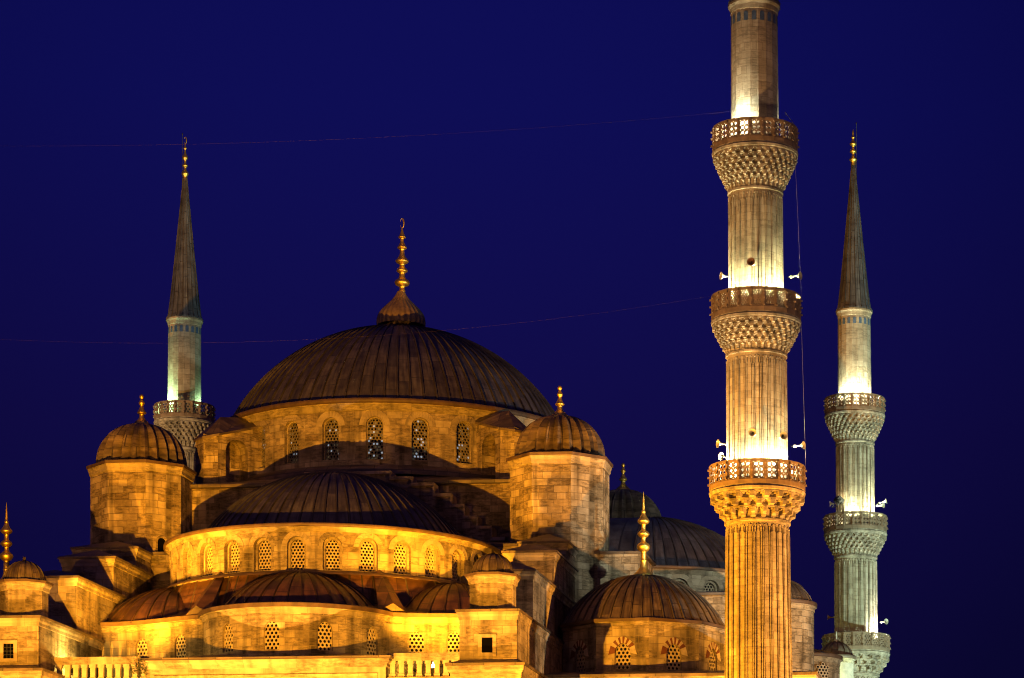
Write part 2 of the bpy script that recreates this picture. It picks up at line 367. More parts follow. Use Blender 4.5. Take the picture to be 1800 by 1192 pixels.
def window(name, path, uc, zs, w, h, kind, reveal, parent, inset=.16, gleam=0., pitch=.27, hood=0., fan=None, mats=('plaster', 'glass', 'gleam1', 'gleam2', 'trim', 'red', 'white')):
    mb = MB()
    wi, hi = w-2*inset, h-inset*1.1; o = arch(w+.004, h+.002, kind, 12); i_ = arch(wi, hi, kind, 12)
    dd = reveal*.5
    if inset > 0:
        for k in range(len(o)-1):
            A = [o[k], o[k+1], i_[k+1], i_[k]]
            mb.face([path.at(uc+p[0], zs+p[1], dd) for p in A], 4)
            mb.face([path.at(uc+i_[k][0], zs+i_[k][1], dd), path.at(uc+i_[k+1][0], zs+i_[k+1][1], dd), path.at(uc+i_[k+1][0], zs+i_[k+1][1], reveal), path.at(uc+i_[k][0], zs+i_[k][1], reveal)], 4)
    grille(mb, path, uc, zs, wi, hi, kind, reveal-.10, pitch, pitch*.355, 0, 1, gleam)
    if hood > 0:
        oo = arch(w+2*hood, h+hood, kind, 12)
        a, b = 1, len(o)-1
        for k in range(a, b-1):
            A = [o[k], o[k+1], oo[k+1], oo[k]]
            mi = 4 if not fan else (5 if (k % 2) else 6)
            mb.face([path.at(uc+p[0], zs+p[1], -.035) for p in A], mi)
            mb.face([path.at(uc+p[0], zs+p[1], q) for p, q in ((oo[k], -.035), (oo[k+1], -.035), (oo[k+1], .02), (oo[k], .02))], mi)
            mb.face([path.at(uc+p[0], zs+p[1], q) for p, q in ((o[k], -.035), (o[k+1], -.035), (o[k+1], .02), (o[k], .02))], mi)
    return mb.build(name, mats, parent)
def dome(mb, prof, ns, c=(0, 0), a0=0, a1=2*math.pi, m=0, ms=1, sw=.10, sh=.06):
    """lead dome: standing seams modelled, gores get their own uv row"""
    full = abs(a1-a0-2*math.pi) < 1e-6
    Ls = [0]
    for p, q in zip(prof, prof[1:]): Ls.append(Ls[-1]+math.hypot(p[0]-q[0], p[1]-q[1]))
    R0 = max(p[0] for p in prof)
    def pt(a, i, h=0):
        r, z = prof[i]; j = max(0, i-1); k = min(len(prof)-1, i+1)
        tx, tz = prof[k][0]-prof[j][0], prof[k][1]-prof[j][1]; L = math.hypot(tx, tz) or 1
        r2, z2 = r+h*tz/L, z-h*tx/L
        return (c[0]+r2*math.cos(a), c[1]+r2*math.sin(a), z2)
    for g in range(ns):
        b0 = a0+(a1-a0)*g/ns; b1 = a0+(a1-a0)*(g+1)/ns; off = random.random()*7
        w = sw/R0/2; sub = 3
        cols = [b0+w]+[b0+w+(b1-b0-2*w)*k/sub for k in range(1, sub)]+[b1-w]
        P = [[pt(a, i) for a in cols] for i in range(len(prof))]
        U = [[(Ls[i]+off, g+.06+.88*k/sub) for k in range(sub+1)] for i in range(len(prof))]
        mb.grid(P, U, m, True)
    for g in range(ns+(0 if full else 1)):
        b0 = a0+(a1-a0)*g/ns; w = sw/R0/2
        cols = [(b0-w, 0), (b0-w*.95, -.01), (b0-w*.45, -.01), (b0-w*.35, sh), (b0+w*.35, sh), (b0+w*.45, -.01), (b0+w*.95, -.01), (b0+w, 0)]
        uq = [[(Ls[i], .5)]*8 for i in range(len(prof))]
        mb.grid([[pt(a, i, h) for a, h in cols] for i in range(len(prof))], uq, lambda a_, c_: ms if c_ in (1, 5) else m, False)
def cap_prof(Rb, zb, za, n=12, rtop=.3):
    """spherical cap profile: base radius, base z, apex z"""
    h = za-zb; Rs = (Rb*Rb+h*h)/(2*h); zc = za-Rs; pr = []
    for i in range(n+1):
        r = Rb+(rtop-Rb)*(i/n)**1.0
        pr.append((r, zc+math.sqrt(max(0, Rs*Rs-r*r))))
    return pr
def circ(c, R, n, a0=0, a1=2*math.pi, close=False):
    k = n+1 if not abs(a1-a0-2*math.pi) < 1e-6 else n
    return [(c[0]+R*math.cos(a0+(a1-a0)*i/n), c[1]+R*math.sin(a0+(a1-a0)*i/n)) for i in range(k)]
def cornice_prof(z, h=.45, out=.4): # from the wall face up: mouldings, then lead edge
    return [(.002, z-h), (out*.25, z-h+.02), (out*.3, z-h*.55), (out*.62, z-h*.52), (out*.75, z-h*.46), (out*.75, z-h*.42)]
def lead_edge(z, h=.45, out=.4): return [(out*.70, z-h*.42-.003), (out, z-h*.42), (out*1.02, z-.01), (out*.96, z+.02), (-.4, z+.06)]
def px_prof(lst, d, z0=None, x_scale=1):
    pr = [(hw*d/5155*x_scale, (1820.45-y)*d/5155) for y, hw in lst]
    if z0 is not None: s = z0-pr[0][1]; pr = [(r, z+s) for r, z in pr]
    out = [pr[0]]
    for a, b, c_, d_ in zip([pr[0]]+pr[:-2], pr[:-1], pr[1:], pr[2:]+[pr[-1]]):
        for t in (.33, .67, 1):
            f = lambda i: .5*((2*b[i])+(-a[i]+c_[i])*t+(2*a[i]-5*b[i]+4*c_[i]-d_[i])*t*t+(-a[i]+3*b[i]-3*c_[i]+d_[i])*t**3)
            out.append((max(.004, f(0)), f(1)))
    return out
def finial(parent, prof, c, name='finial', crescent=0, mats='gold'):
    mb = MB(); mb.lathe(prof, 20, c)
    if crescent:
        zt = prof[-1][1]; R = crescent; P = []
        for i in range(17):
            a = R_(-90)+R_(-155)+R_(310)*i/16+R_(180); t = 1-abs(i/8-1); w = .17*R*(.3+.9*t)
            ca = (c[0]+R*.36*math.sin(a), c[1], zt+R*.9-R*math.cos(a)*1.0)
            P.append([(ca[0]+w*math.cos(b)*.9, ca[1]+w*math.sin(b), ca[2]+w*math.cos(b)*.5) for b in [k*math.pi/3 for k in range(6)]])
        mb.grid(P, None, 0, True, True)
    return mb.build(name, mats, parent)

# ================================================================== GROUND
mb = MB(); mb.grid([[(x, y, 0) for x in (-3000, -300, 0, 300, 3000)] for y in (-600, 0, 300, 3000)], None, 0)
g = mb.build('ground', 'ground'); g['kind'] = 'structure'

# ================================================================== MOSQUE (local x = r, y = -f)
mosque = empty('mosque', (CX, CY, EYE), -TH)
tag(mosque, 'large floodlit stone mosque with lead domes, octagonal turrets and gilded finials', 'mosque')
BOT = -1.7
PI = math.pi
# ---- main dome
mb = MB()
zc, Rs = 37.95, 13.7
prof = [(12.6, 43.6), (12.5, 43.75)]
for i in range(19):
    a = math.asin(min(1, 12.4/Rs))*(1-i/18)+.10*(i/18); prof.append((Rs*math.sin(a), zc+Rs*math.cos(a)))
dome(mb, prof, 84, m=0, ms=1, sw=.22, sh=.10)
md = mb.build('main_dome', ['lead', 'seam'], mosque)
mb = MB()
mb.lathe(px_prof([(574, 43), (566, 43.5), (556, 41), (546, 34), (536, 24), (528, 16), (520, 10), (513, 6.5)], 215), 144, (.12, 0), fr=lambda a, z: 1-.055*abs(math.sin(a*13)))
mb.build('dome_cap', 'gold2', md)
fin = [(516, 5), (512, 5.8), (508, 4.5), (504.5, 6), (502, 11), (498, 13.2), (494, 11.5), (490, 6.5), (485, 5), (481, 5.5), (478.5, 9), (476, 9.8), (473, 7.5), (470, 5), (466, 4.8), (463, 9.5), (460, 11.8), (457, 10), (452, 6), (446, 4.2), (440, 4.2), (437.5, 7.6), (435.5, 8.4), (432, 6), (427, 3.6), (421, 3), (419, 6), (417.5, 6.8), (415, 5), (410, 3), (405, 1.8), (401, 1.0)]
finial(md, px_prof(fin, 215), (.2, 0), crescent=.36)
# ---- main drum
DR = 12.3
A0 = R_(-90+5.5)
drum_arc = Arc((0, 0), DR, -1.5*PI)
wa = [5.5+14.7*k for k in range(-3, 3)]+[5.5+14.7*k for k in range(4, 22) if 5.5+14.7*k < 360-52]
def du(deg, R=DR, base=-270): return R*R_((-90+deg)-base)
wins = []
for d in wa:
    dd = d if d < 200 else d-360
    if min(abs(abs(dd)-45), abs(abs(dd)-135)) < 5.0: continue
    wins.append((du(dd), 39.85, 1.22, 2.95, 'round'))
mb = MB(); wall(mb, drum_arc, 0, 2*PI*DR, 38.2, 43.3, wins, .9, .5)
dr = mb.build('main_drum', ['stone'], mosque)
for w in wins:
    vis = w[0] > du(-75) and w[0] < du(75)
    window('window', drum_arc, *w[:4], w[4], .5, dr, inset=.07, gleam=.15, pitch=.235, hood=.46, mats=('plasterd', 'glass', 'gleam1', 'gleam2', 'trim', 'red', 'white'))
ring = circ((0, 0), DR, 96)
mb = MB(); mb.sweep(ring, cornice_prof(43.95, .75, .6), True, 0, True); mb.sweep(ring, lead_edge(43.95, .75, .6), True, 1, True)
mb.build('drum_cornice', ['trim', 'leadg'], dr)
mb = MB()   # low lead skirt at the foot of the drum
mb.sweep(ring, [(.75, 38.7), (.72, 39.05), (.25, 39.4), (-.05, 39.45)], True, 0, True)
mb.build('drum_skirt', ['leadd'], dr)
# ---- flying buttresses on the diagonals
def buttress(ang):
    a = R_(ang); ca, sa = math.cos(a), math.sin(a)
    def xf(q): return Vector((q.x*ca-q.y*sa, q.x*sa+q.y*ca, q.z))
    mb = MB(); T = 1.25
    # side walls with an arched passage, end is a half octagon
    prof_top = lambda x: 43.0-(x-11.8)*.30
    outer = 15.9
    pas = [(12.9, 39.0)]+[(13.75-.85*math.cos(PI*t/8), 40.9+.85*math.sin(PI*t/8)) for t in range(9)]+[(14.6, 39.0)]
    for sgn in (-1, 1):
        y = sgn*T
        def q(pts): mb.face([xf(Vector((x, y, z))) for x, z in pts], 0, [(x, z) for x, z in pts])
        q([(11.6, 38.2), (12.9, 38.2), (12.9, 43.05-.33), (11.6, 43.05)]); q([(14.6, 38.2), (outer-.7, 38.2), (outer-.7, prof_top(outer-.7)), (14.6, prof_top(14.6))])
        for (xa, za), (xb, zb) in zip(pas[1:-1], pas[2:-1]): q([(xa, za), (xb, zb), (xb, prof_top(xb)), (xa, prof_top(xa))])
    for (xa, za), (xb, zb) in zip(pas, pas[1:]): mb.face([xf(Vector(p)) for p in ((xa, -T, za), (xb, -T, zb), (xb, T, zb), (xa, T, za))], 0)
    e = [(outer-.7, -T), (outer+.1, -T*.5), (outer+.1, T*.5), (outer-.7, T)]
    for (xa, ya), (xb, yb) in zip(e, e[1:]):
        mb.face([xf(Vector(p)) for p in ((xa, ya, 36.5), (xb, yb, 36.5), (xb, yb, prof_top(outer)), (xa, ya, prof_top(outer-.7)))], 0)
    mb.face([xf(Vector(p)) for p in ((12.9, 0, 38.2), (14.6, 0, 38.2), (14.6, 0, 42), (12.9, 0, 42))], 0)
    o = mb.build('flying_buttress', ['stone2'], mosque)
    mb = MB(); k = .18
    rl = [(11.7, 0, 43.75), (14.4, 0, 43.45)]
    E_ = [(11.7, -T-k, 43.0), (outer-.7, -T-k, prof_top(outer-.7)), (outer+.22, -T*.5-.05, prof_top(outer)), (outer+.22, T*.5+.05, prof_top(outer)), (outer-.7, T+k, prof_top(outer-.7)), (11.7, T+k, 43.0)]
    f = lambda *p: mb.face([xf(Vector(x)) for x in p], 0)
    f(E_[0], E_[1], rl[1], rl[0]); f(E_[1], E_[2], rl[1]); f(E_[2], E_[3], rl[1]); f(E_[3], E_[4], rl[1]); f(E_[4], E_[5], rl[0], rl[1])
    for p, q_ in zip(E_, E_[1:]): f(p, q_, (q_[0], q_[1], q_[2]-.16), (p[0], p[1], p[2]-.16))
    mb.build('roof', ['leadd'], o)
for a in (-90+45, -90-46.5, 90+45, 90-45): buttress(a)
# ---- square base under the drum
mb = MB(); mb.box(-13, 13, -13.4, 13.4, 20, 37.9, 0)
base = mb.build('square_base', ['stone2'], mosque)
mb = MB(); sq = [(-13.3, -13.7), (13.3, -13.7), (13.3, 13.7), (-13.3, 13.7)]
mb.sweep(sq, [(-.25, 37.75), (0, 37.78), (.02, 38.0), (-.05, 38.05)], True, 0)
n_ = 48; sqp = []
for i in range(n_):
    a = 2*PI*i/n_+PI/4; ca, sa = math.cos(a), math.sin(a); k = 1/max(abs(ca), abs(sa)); sqp.append((ca*k*13.3, sa*k*13.6))
mb.grid([[(x, y, 38.04) for x, y in sqp], [(12.1*math.cos(2*PI*i/n_+PI/4), 12.1*math.sin(2*PI*i/n_+PI/4), 38.95) for i in range(n_)]], None, 0, False, True)
mb.build('roof', ['leadd'], base)
# stepped gables of the great arches
ST = [(2.9, 38.45), (4.4, 38.05), (5.9, 37.6), (7.1, 36.85), (8.0, 36.1), (8.9, 35.3), (9.9, 34.6), (10.8, 33.8)]
def gable(rot):
    mb = MB(); ca, sa = math.cos(rot), math.sin(rot)
    xf = lambda q: Vector((q.x*ca-q.y*sa, q.x*sa+q.y*ca, q.z))
    px = 0
    for i, (x, z) in enumerate(ST):
        for s in ((-1, 1) if i else (0,)):
            a, b = (-x, x) if s == 0 else sorted((s*px, s*x))
            mb.box(a, b, -15.0, -13.39, 24, z-.22, 0, xf=xf)
            mb.box(a-(.10 if s <= 0 else 0), b+(.10 if s >= 0 else 0), -15.14, -13.45, z-.22, z, 1, 2, xf=xf)
            if s and i: # riser strip of the coping
                zz = ST[i-1][1]; xx = s*px; mb.box(*(sorted((xx+s*.002, xx+s*.12))), -15.09, -13.47, z, zz-.22, 1, xf=xf)
        px = x
    o = mb.build('stepped_gable', ['stone2', 'trim', 'leadd'], mosque)
for r in (0, PI/2): gable(r)
# ---- semi-domes
def semidome(rot, full=True):
    ca, sa = math.cos(rot), math.sin(rot)
    root = empty('semi_dome', (0, 0, 0), rot); root.parent = mosque
    c = (0, -18.6); sc = 26.9; Rr = 10.6
    pr = [(9.35, 32.0), (9.28, 32.12)]
    for i in range(15):
        a = math.asin(9.2/Rr)*(1-i/14)+.03*(i/14); pr.append((Rr*math.sin(a), sc+Rr*math.cos(a)))
    mb = MB(); dome(mb, pr, 34, c, -PI, 0, 0, 1, .20, .09)
    # barrel running back to the gable
    P = []; U = []
    ring_ = [(r*s_, z) for s_, seq in ((-1, pr), (1, pr[::-1])) for r, z in seq]
    for y in (-18.6, -17.4, -16.2, -14.95):
        P.append([(x, y, z) for x, z in ring_]); U.append([(j*.7, 40+y*.4) for j in range(len(ring_))])
    mb.grid(P, U, 0, True)
    sdm = mb.build('dome_shell', ['lead', 'seam'], root)
    R = 10.75
    arc = Arc(c, R, -PI-.12)
    L = R*(PI+.24)
    degs = [2.0+12.1*k for k in range(-7, 8)]
    ws = [(R*(R_(d-90)+PI+.12), 29.5, 1.22, 2.12, 'round') for d in degs]
    mb = MB(); wall(mb, arc, 0, L, 24, 31.9, ws, .7, .55)
    o = mb.build('semi_dome_drum', ['stone'], root)
    for w in ws: window('window', arc, *w[:5], .55, o, inset=.15, pitch=.232, hood=.34)
    mb = MB(); pth = circ(c, R, 60, -PI-.12, .12)
    mb.sweep(pth, cornice_prof(32.4, .5, .42), False, 0, True); mb.sweep(pth, lead_edge(32.4, .5, .42), False, 1, True)
    mb.sweep(pth, [(.1, 32.44), (-1.2, 32.56), (-1.6, 32.56)], False, 1, True)
    mb.sweep(pth, [(.55, 29.15), (.5, 29.28), (.02, 29.46)], False, 1, True)   # flashing on the roof below
    mb.build('drum_cornice', ['trim', 'leadg'], o)
    return root
semidome(0); semidome(PI/2)
# ---- turrets
OCT = lambda c, R, n=8, off=22.5: [(c[0]+R*math.cos(R_(-90+off+360/n*k)), c[1]+R*math.sin(R_(-90+off+360/n*k))) for k in range(n)]
def melon(mb, Rb, zb, za, c, n=24, amp=.17, rtop=.35, m=0):
    pr = []
    for i in range(15):
        t = i/14; a = PI/2*t; r = Rb*math.cos(a)**.85 if t < 1 else 0; z = zb+(za-zb)*math.sin(a)**1.05
        pr.append((max(rtop, r), z))
    tri = lambda a: abs(((a*n/(2*PI)) % 1)-.5)*2
    mb.lathe([(Rb, zb-.25)]+pr, n*8, c, m=m, sm=False, fr=lambda a, z: 1-amp*tri(a), uvs=.9)
TF = [(736, 14.5), (731, 14.4), (727, 12), (723, 7.5), (719, 5), (714, 4.2), (712, 7), (710, 8.2), (707.5, 6.5), (703, 4.2), (698.5, 2.9), (696.5, 3.6), (694, 5.2), (691.5, 4.9), (688, 3), (685.5, 2.1), (684, 3.4), (681, 3.9), (678.5, 2.6), (677, .5)]
def turret(r, f):
    c = (r, -f); o = OCT(c, 3.44)
    mb = MB(); mb.sweep(o, [(0, 20), (0, 38.6)], True, 0); t = mb.build('turret', ['stone2'], mosque)
    mb = MB(); mb.sweep(o, [(.01, 38.25), (.08, 38.3), (.1, 38.5), (.17, 38.68), (.17, 38.76)], True, 0); mb.sweep(o, [(.15, 38.757), (.25, 38.76), (.26, 38.95), (.22, 38.98), (-.7, 39.2)], True, 1)
    mb.build('cornice', ['trim', 'leadg'], t)
    mb = MB(); melon(mb, 3.08, 39.25, 42.05, c); d = mb.build('turret_dome', ['leadd'], t)
    mb = MB(); mb.lathe(px_prof(TF, 199, 41.85), 20, c); mb.build('finial', ['gold'], t)
    if r < 0 < f:
        ln = min((Line(o[k], o[(k+1) % 8]) for k in range(8)), key=lambda q: -(q.at(q.L/2, 0)[0]-c[0])+(q.at(q.L/2, 0)[1]-c[1]))
        mb = MB(); a_ = arch(.62, 1.5, 'round', 10); b_ = arch(.92, 1.68, 'round', 10); uc = ln.L*.45
        mb.face([ln.at(uc+x, 32.3+y, -.01) for x, y in a_], 0)
        for k in range(len(a_)-1):
            mb.face([ln.at(uc+p[0], 32.3+p[1], -.05) for p in (a_[k], a_[k+1], b_[k+1], b_[k])], 1)
            mb.face([ln.at(uc+a_[k][0], 32.3+a_[k][1], d) for d in (-.05, 0)]+[ln.at(uc+a_[k+1][0], 32.3+a_[k+1][1], d) for d in (0, -.05)], 1)
        mb.build('doorway', ['void', 'stone2'], t)
for r, f in ((-14.57, 14.57), (14.57, 14.57), (14.57, -12.5), (-14.57, -14.57)): turret(r, f)
# ---- stepped buttress piers running out from the turrets
def hip(mb, x0, x1, y0, y1, z, h, e=.22, m=1, back=True):
    """hipped lead roof; y0 is the front edge"""
    a, b, c, d = x0-e, x1+e, y0-e, y1
    mx = (a+b)/2; run = (b-a)/2*1.0
    yr = min(y0+run, y1-.05)
    f = lambda *p: mb.face(p, m)
    A, B, C_, D = (a, c, z), (b, c, z), (b, d, z), (a, d, z); r0, r1 = (mx, yr, z+h), (mx, d, z+h)
    f(A, B, r0); f(B, C_, r1, r0); f(D, A, r0, r1)
    for p, q in ((A, B), (B, C_), (D, A)): f(p, q, (q[0], q[1], q[2]-.14), (p[0], p[1], p[2]-.14))
    mb.face([(a, c, z-.139), (b, c, z-.139), (b, d, z-.139), (a, d, z-.139)], m)
def pier_block(parent, x0, x1, f0, f1, z, zb, h=.7, name='pier_step'):
    mb = MB(); mb.box(x0, x1, -f1, -f0, zb, z-.14, 0)
    pth = [(x0, -f0), (x0, -f1), (x1, -f1), (x1, -f0)]
    mb.sweep(pth, [(.003, z-.62), (.05, z-.60), (.06, z-.42), (.14, z-.30), (.15, z-.143)], False, 2)
    hip(mb, x0, x1, -f1, -f0, z, h)
    return mb.build(name, ['stone', 'leadd', 'trim'], parent)
for s, blocks in ((1, [(13.1, 16.14, 14, 20.7, 32.5), (12.95, 16.14, 14, 25.2, 31.15), (13.0, 16.14, 16, 32.4, 28.8), (12.94, 16.42, 20, 38.9, 25.4)]),
                  (-1, [(12.94, 17.2, 14, 20.6, 32.6), (12.94, 16.4, 14, 25.2, 31.2), (12.94, 17.4, 16, 32.2, 28.85), (12.94, 16.6, 20, 38.9, 25.4)])):
    root = empty('stepped_pier', (0, 0, 0)); root.parent = mosque
    for i, (a, b, f0, f1, z) in enumerate(blocks):
        x0, x1 = sorted((s*a, s*b)); o = pier_block(root, x0, x1, f0, f1, z, 14, .8 if i < 3 else .45)
        if i == 3: low = o
    # small square window in the front face, iron grid
    mb = MB(); cx = 14.64 if s > 0 else -14.78
    w, z0, z1, yy = .32, 22.82, 23.72, -38.905
    mb.face([(cx-w, yy-.02, z0), (cx+w, yy-.02, z0), (cx+w, yy-.02, z1), (cx-w, yy-.02, z1)], 1)
    for (a, b, c_, d_) in ((-w-.24, -w, z0-.2, z1+.2), (w, w+.24, z0-.2, z1+.2), (-w, w, z1, z1+.2), (-w, w, z0-.2, z0)): mb.box(cx+a, cx+b, yy-.09, yy+.01, c_, d_, 0)
    if s < 0:
        for k in range(1, 3): mb.box(cx-w+2*w*k/3-.02, cx-w+2*w*k/3+.02, yy-.05, yy-.03, z0, z1, 2)
        for k in range(1, 4): mb.box(cx-w, cx+w, yy-.07, yy-.051, z0+.9*k/4-.02, z0+.9*k/4+.02, 2)
    mb.build('window', ['trim', 'void', 'black'], low)
    # wider foot of the pier
    x0, x1 = sorted((s*12.65, s*16.75)); mb = MB(); mb.box(x0, x1, -39.6, -20, BOT, 21.9, 0)
    p4 = [(x0, -20), (x0, -39.6), (x1, -39.6), (x1, -20)]
    mb.sweep(p4, [(.003, 21.2), (.08, 21.25), (.1, 21.5), (.25, 21.7), (.27, 21.95)], False, 2); mb.sweep(p4, [(.25, 21.945), (.36, 21.95), (.36, 22.1), (-.6, 22.4)], False, 1)
    mb.build('pier_foot', ['stone', 'leadd', 'trim'], root)
    # little domed octagon on the pier
    c = (s*14.56, -36.9); oc = OCT(c, 1.42)
    mb = MB(); mb.sweep(oc, [(0, 25.3), (0, 27.3)], True, 0); tu = mb.build('pier_turret', ['stone'], root)
    mb = MB(); mb.sweep(oc, [(.005, 27.1), (.08, 27.15), (.1, 27.35), (.2, 27.5), (.2, 27.58)], True, 0); mb.sweep(oc, [(.19, 27.577), (.28, 27.58), (.28, 27.72), (-.4, 27.82)], True, 1); mb.build('cornice', ['trim', 'leadg'], tu)
    mb = MB(); pr = [(1.24*math.cos(PI/2*i/10)**.9 if i < 10 else .05, 27.75+1.25*math.sin(PI/2*i/10)+(.06 if i == 10 else 0)) for i in range(11)]+[(.03, 29.3)]
    dome(mb, pr, 16, c, sw=.11, sh=.05); mb.build('turret_dome', ['leadd', 'seam'], tu)
# shoulders between semi-dome drum and piers, front and right side
def shoulder(x0, x1, y0, y1, z, zb, cor=None):
    mb = MB(); mb.box(x0, x1, y0, y1, zb, z, 0)
    if cor: 
        mb.sweep(cor, [(.003, z-.55), (.08, z-.5), (.2, z-.2), (.2, z-.031)], False, 2); mb.sweep(cor, [(.2, z-.03), (.3, z-.02), (.3, z+.16), (-2.6, z+.75)], False, 1)
    else:
        mb.sweep([(x0+.3, y0), (x1, y0), (x1, y1)], [(.0, z-.02), (.22, z), (.22, z+.16), (-2.5, z+.65)], False, 1)
    return mb.build('shoulder_wall', ['stone2', 'leadd', 'trim'], mosque)
shoulder(9.8, 13.1, -17.5, -8, 32.75, 20, [(9.9, -17.5), (13.6, -17.5)]); shoulder(-14.2, -9.8, -17.5, -8, 32.55, 20, [(-14.3, -17.5), (-9.9, -17.5)])
shoulder(13.2, 20.4, -16.2, -10, 32.35, 20); shoulder(15.9, 28.6, -16.15, -9, 29.5, BOT)
# ---- exedra wall with its wavy cornice, sloping roof and three low domes
cw, Rw = (.6, -28.9), 6.1
pts = [(-12.94, -27.4), (-12.0, -27.45), (-10.7, -27.75), (-9.5, -28.25), (-8.4, -28.8), (-7.0, -29.6), (-5.75, -30.15)]
pts += [(cw[0]+Rw*math.cos(R_(a)), cw[1]+Rw*math.sin(R_(a))) for a in range(-168, -11, 6)]
pts += [(6.9, -30.05), (7.6, -29.75), (8.9, -29.45), (10.8, -29.25), (12.94, -29.2)]
ex = Poly(pts)
def u_near(px, z=24.6):
    best = None
    for i in range(1200):
        u = ex.L*i/1199; x, y, _ = ex.at(u, 0)
        if x < -12.5 or x > 12.5: continue
        f = -y; X = CX+x*cT-f*sT; Y = CY-x*sT-f*cT; q = 1439+5155*X/Y
        # near surface wins: skip points facing away
        if best is None or abs(q-px) < best[0]: best = (abs(q-px), u)
    return best[1]
exw = [(u_near(p), 23.7, .98, 1.78, 'pointed') for p in (249, 317, 400, 477, 572, 655, 732, 799)]
mb = MB(); wall(mb, ex, 0, ex.L, 18, 26.0, exw, .55, .22)
exo = mb.build('exedra_wall', ['stone'], mosque)
for w in exw: window('window', ex, *w[:5], .22, exo, inset=.03, pitch=.265, hood=0)
mb = MB(); mb.sweep(pts, cornice_prof(26.55, .6, .36), False, 0, False); mb.sweep(pts, lead_edge(26.55, .6, .36), False, 1, False)
mb.build('cornice', ['trim', 'leadg'], exo)
# sloping roof
rim = [(-12.94, -17.6), (-12.94, -22)]+pts+[(12.94, -23), (12.94, -17.6)]
mb = MB(); A_ = []; B_ = []; C_ = []
for i, (x, y) in enumerate(rim):
    dx, dy = x, y+18.6; L = math.hypot(dx, dy); a = math.atan2(dy, dx); k = 10.7
    zb = 26.52 if 2 <= i < len(rim)-2 else (27.6 if i in (1, len(rim)-2) else 29.3)
    A_.append((x, y, zb)); q = (k*math.cos(a), -18.6+k*math.sin(a), 29.38)
    if L < k: q = (x*.97, y*.97, 29.38)
    B_.append((x*.26+q[0]*.74, y*.26+q[1]*.74, zb*.72+q[2]*.28)); C_.append(q)
mb.grid([A_, B_, C_], [[(j*.9, 0) for j in range(len(A_))], [(j*.9, 2) for j in range(len(A_))], [(j*.9, 4) for j in range(len(A_))]], 0)
# standing seams and the two ridge folds
for i in range(2, len(rim)-2, 2):
    a, b = Vector(B_[i]), Vector(C_[i]); t = (b-a).normalized().cross(Vector((0, 0, 1))).normalized()*.06; up = Vector((0, 0, .09))
    mb.face([a-t, a+up, b+up, b-t], 1); mb.face([a+up, a+t, b+t, b+up], 1)
for (x, y, ang, w) in ((-5.75, -30.4, -117, .9), (6.8, -30.3, -60, .9)):
    top = Vector((10.75*math.cos(R_(ang)), -18.6+10.75*math.sin(R_(ang)), 29.45)); lo = Vector((x, y, 26.72)); d = (lo-top); d.z = 0; d.normalize(); n = Vector((-d.y, d.x, 0))
    l1, l2, r0 = lo-n*w+Vector((0, 0, -.1)), lo+n*w+Vector((0, 0, -.1)), lo+d*.1+Vector((0, 0, .42)); t1, t2 = top-n*.35, top+n*.35; tt = top+Vector((0, 0, .2))
    mb.face([l1, r0, tt, t1], 0); mb.face([r0, l2, t2, tt], 0); mb.face([l1, l2, r0], 0)
mb.build('sloping_roof', ['leadb', 'seam'], exo)
for k, (c, h) in enumerate((((.5, -28.6), 29.35), ((-9.3, -22.8), 29.35), ((9.3, -23.6), 29.3))):
    mb = MB(); dome(mb, [(5.5, 26.4)]+cap_prof(5.4, 26.55, h, 11, .2), 34, c, sw=.18, sh=.08); mb.build('exedra_dome', ['leadb', 'seam'], mosque)
# ---- front gallery: panelled wall and balustrades
FW = 36.6
mb = MB(); mb.box(-7.0, 7.9, -FW, -30, BOT, 22.7, 0)
for zz in (22.0, 21.3): mb.sweep([(-6.5, -FW), (7.4, -FW)], [(.003, zz-.2), (.05, zz-.18), (.08, zz-.05), (.003, zz)], False, 0)
for xx in (-6.5, 7.36): mb.box(xx, xx+.05, -FW-.06, -FW+.01, 18, 21.8, 0)
g0 = [(-7.0, -30), (-7.0, -FW), (7.9, -FW), (7.9, -30)]
mb.sweep(g0, [(.003, 22.35), (.1, 22.4), (.12, 22.55), (.28, 22.7), (.3, 22.85)], False, 2); mb.sweep(g0, [(.28, 22.847), (.4, 22.85), (.4, 23.0), (-1.5, 23.25), (-3, 23.6)], False, 1)
gal = mb.build('gallery_wall', ['trim', 'leadd', 'trim'], mosque)
mb = MB(); mb.box(-12.9, -7.0, -FW+.2, -26, BOT, 21.5, 0); mb.box(7.9, 12.9, -FW+.2, -26, BOT, 21.5, 0)
mb.box(-12.94, 12.94, -30.2, -20, BOT, 22, 0)
mb.build('gallery_terrace', ['stone'], mosque)
def balustrade(x0, x1, n):
    root = empty('balustrade', (0, 0, 0)); root.parent = mosque
    mb = MB(); y = -FW+.5
    mb.box(x0, x1, y-.22, y+.22, 22.95, 23.2, 0); mb.box(x0, x1, y-.17, y+.17, 22.75, 22.949, 0)
    mb.box(x0, x1, y-.25, y+.25, 21.3, 21.75, 0)
    mb.build('rail', ['trim'], root)
    b0 = None
    for k in range(n):
        x = x0+(x1-x0)*(k+.5)/n
        if b0 is None:
            mb = MB(); w = .15
            for (za, zb, ww) in ((21.75, 21.95, .19), (21.95, 22.55, .15), (22.55, 22.749, .20)): mb.box(-ww, ww, -ww*.8, ww*.8, za+.001, zb, 0)
            b0 = mb.build('baluster', ['trim'], root, (x, y, 0))
        else:
            b = b0.copy(); COL.objects.link(b); b.location = (x, y, 0)
balustrade(-12.9, -7.05, 11); balustrade(7.95, 12.9, 9)
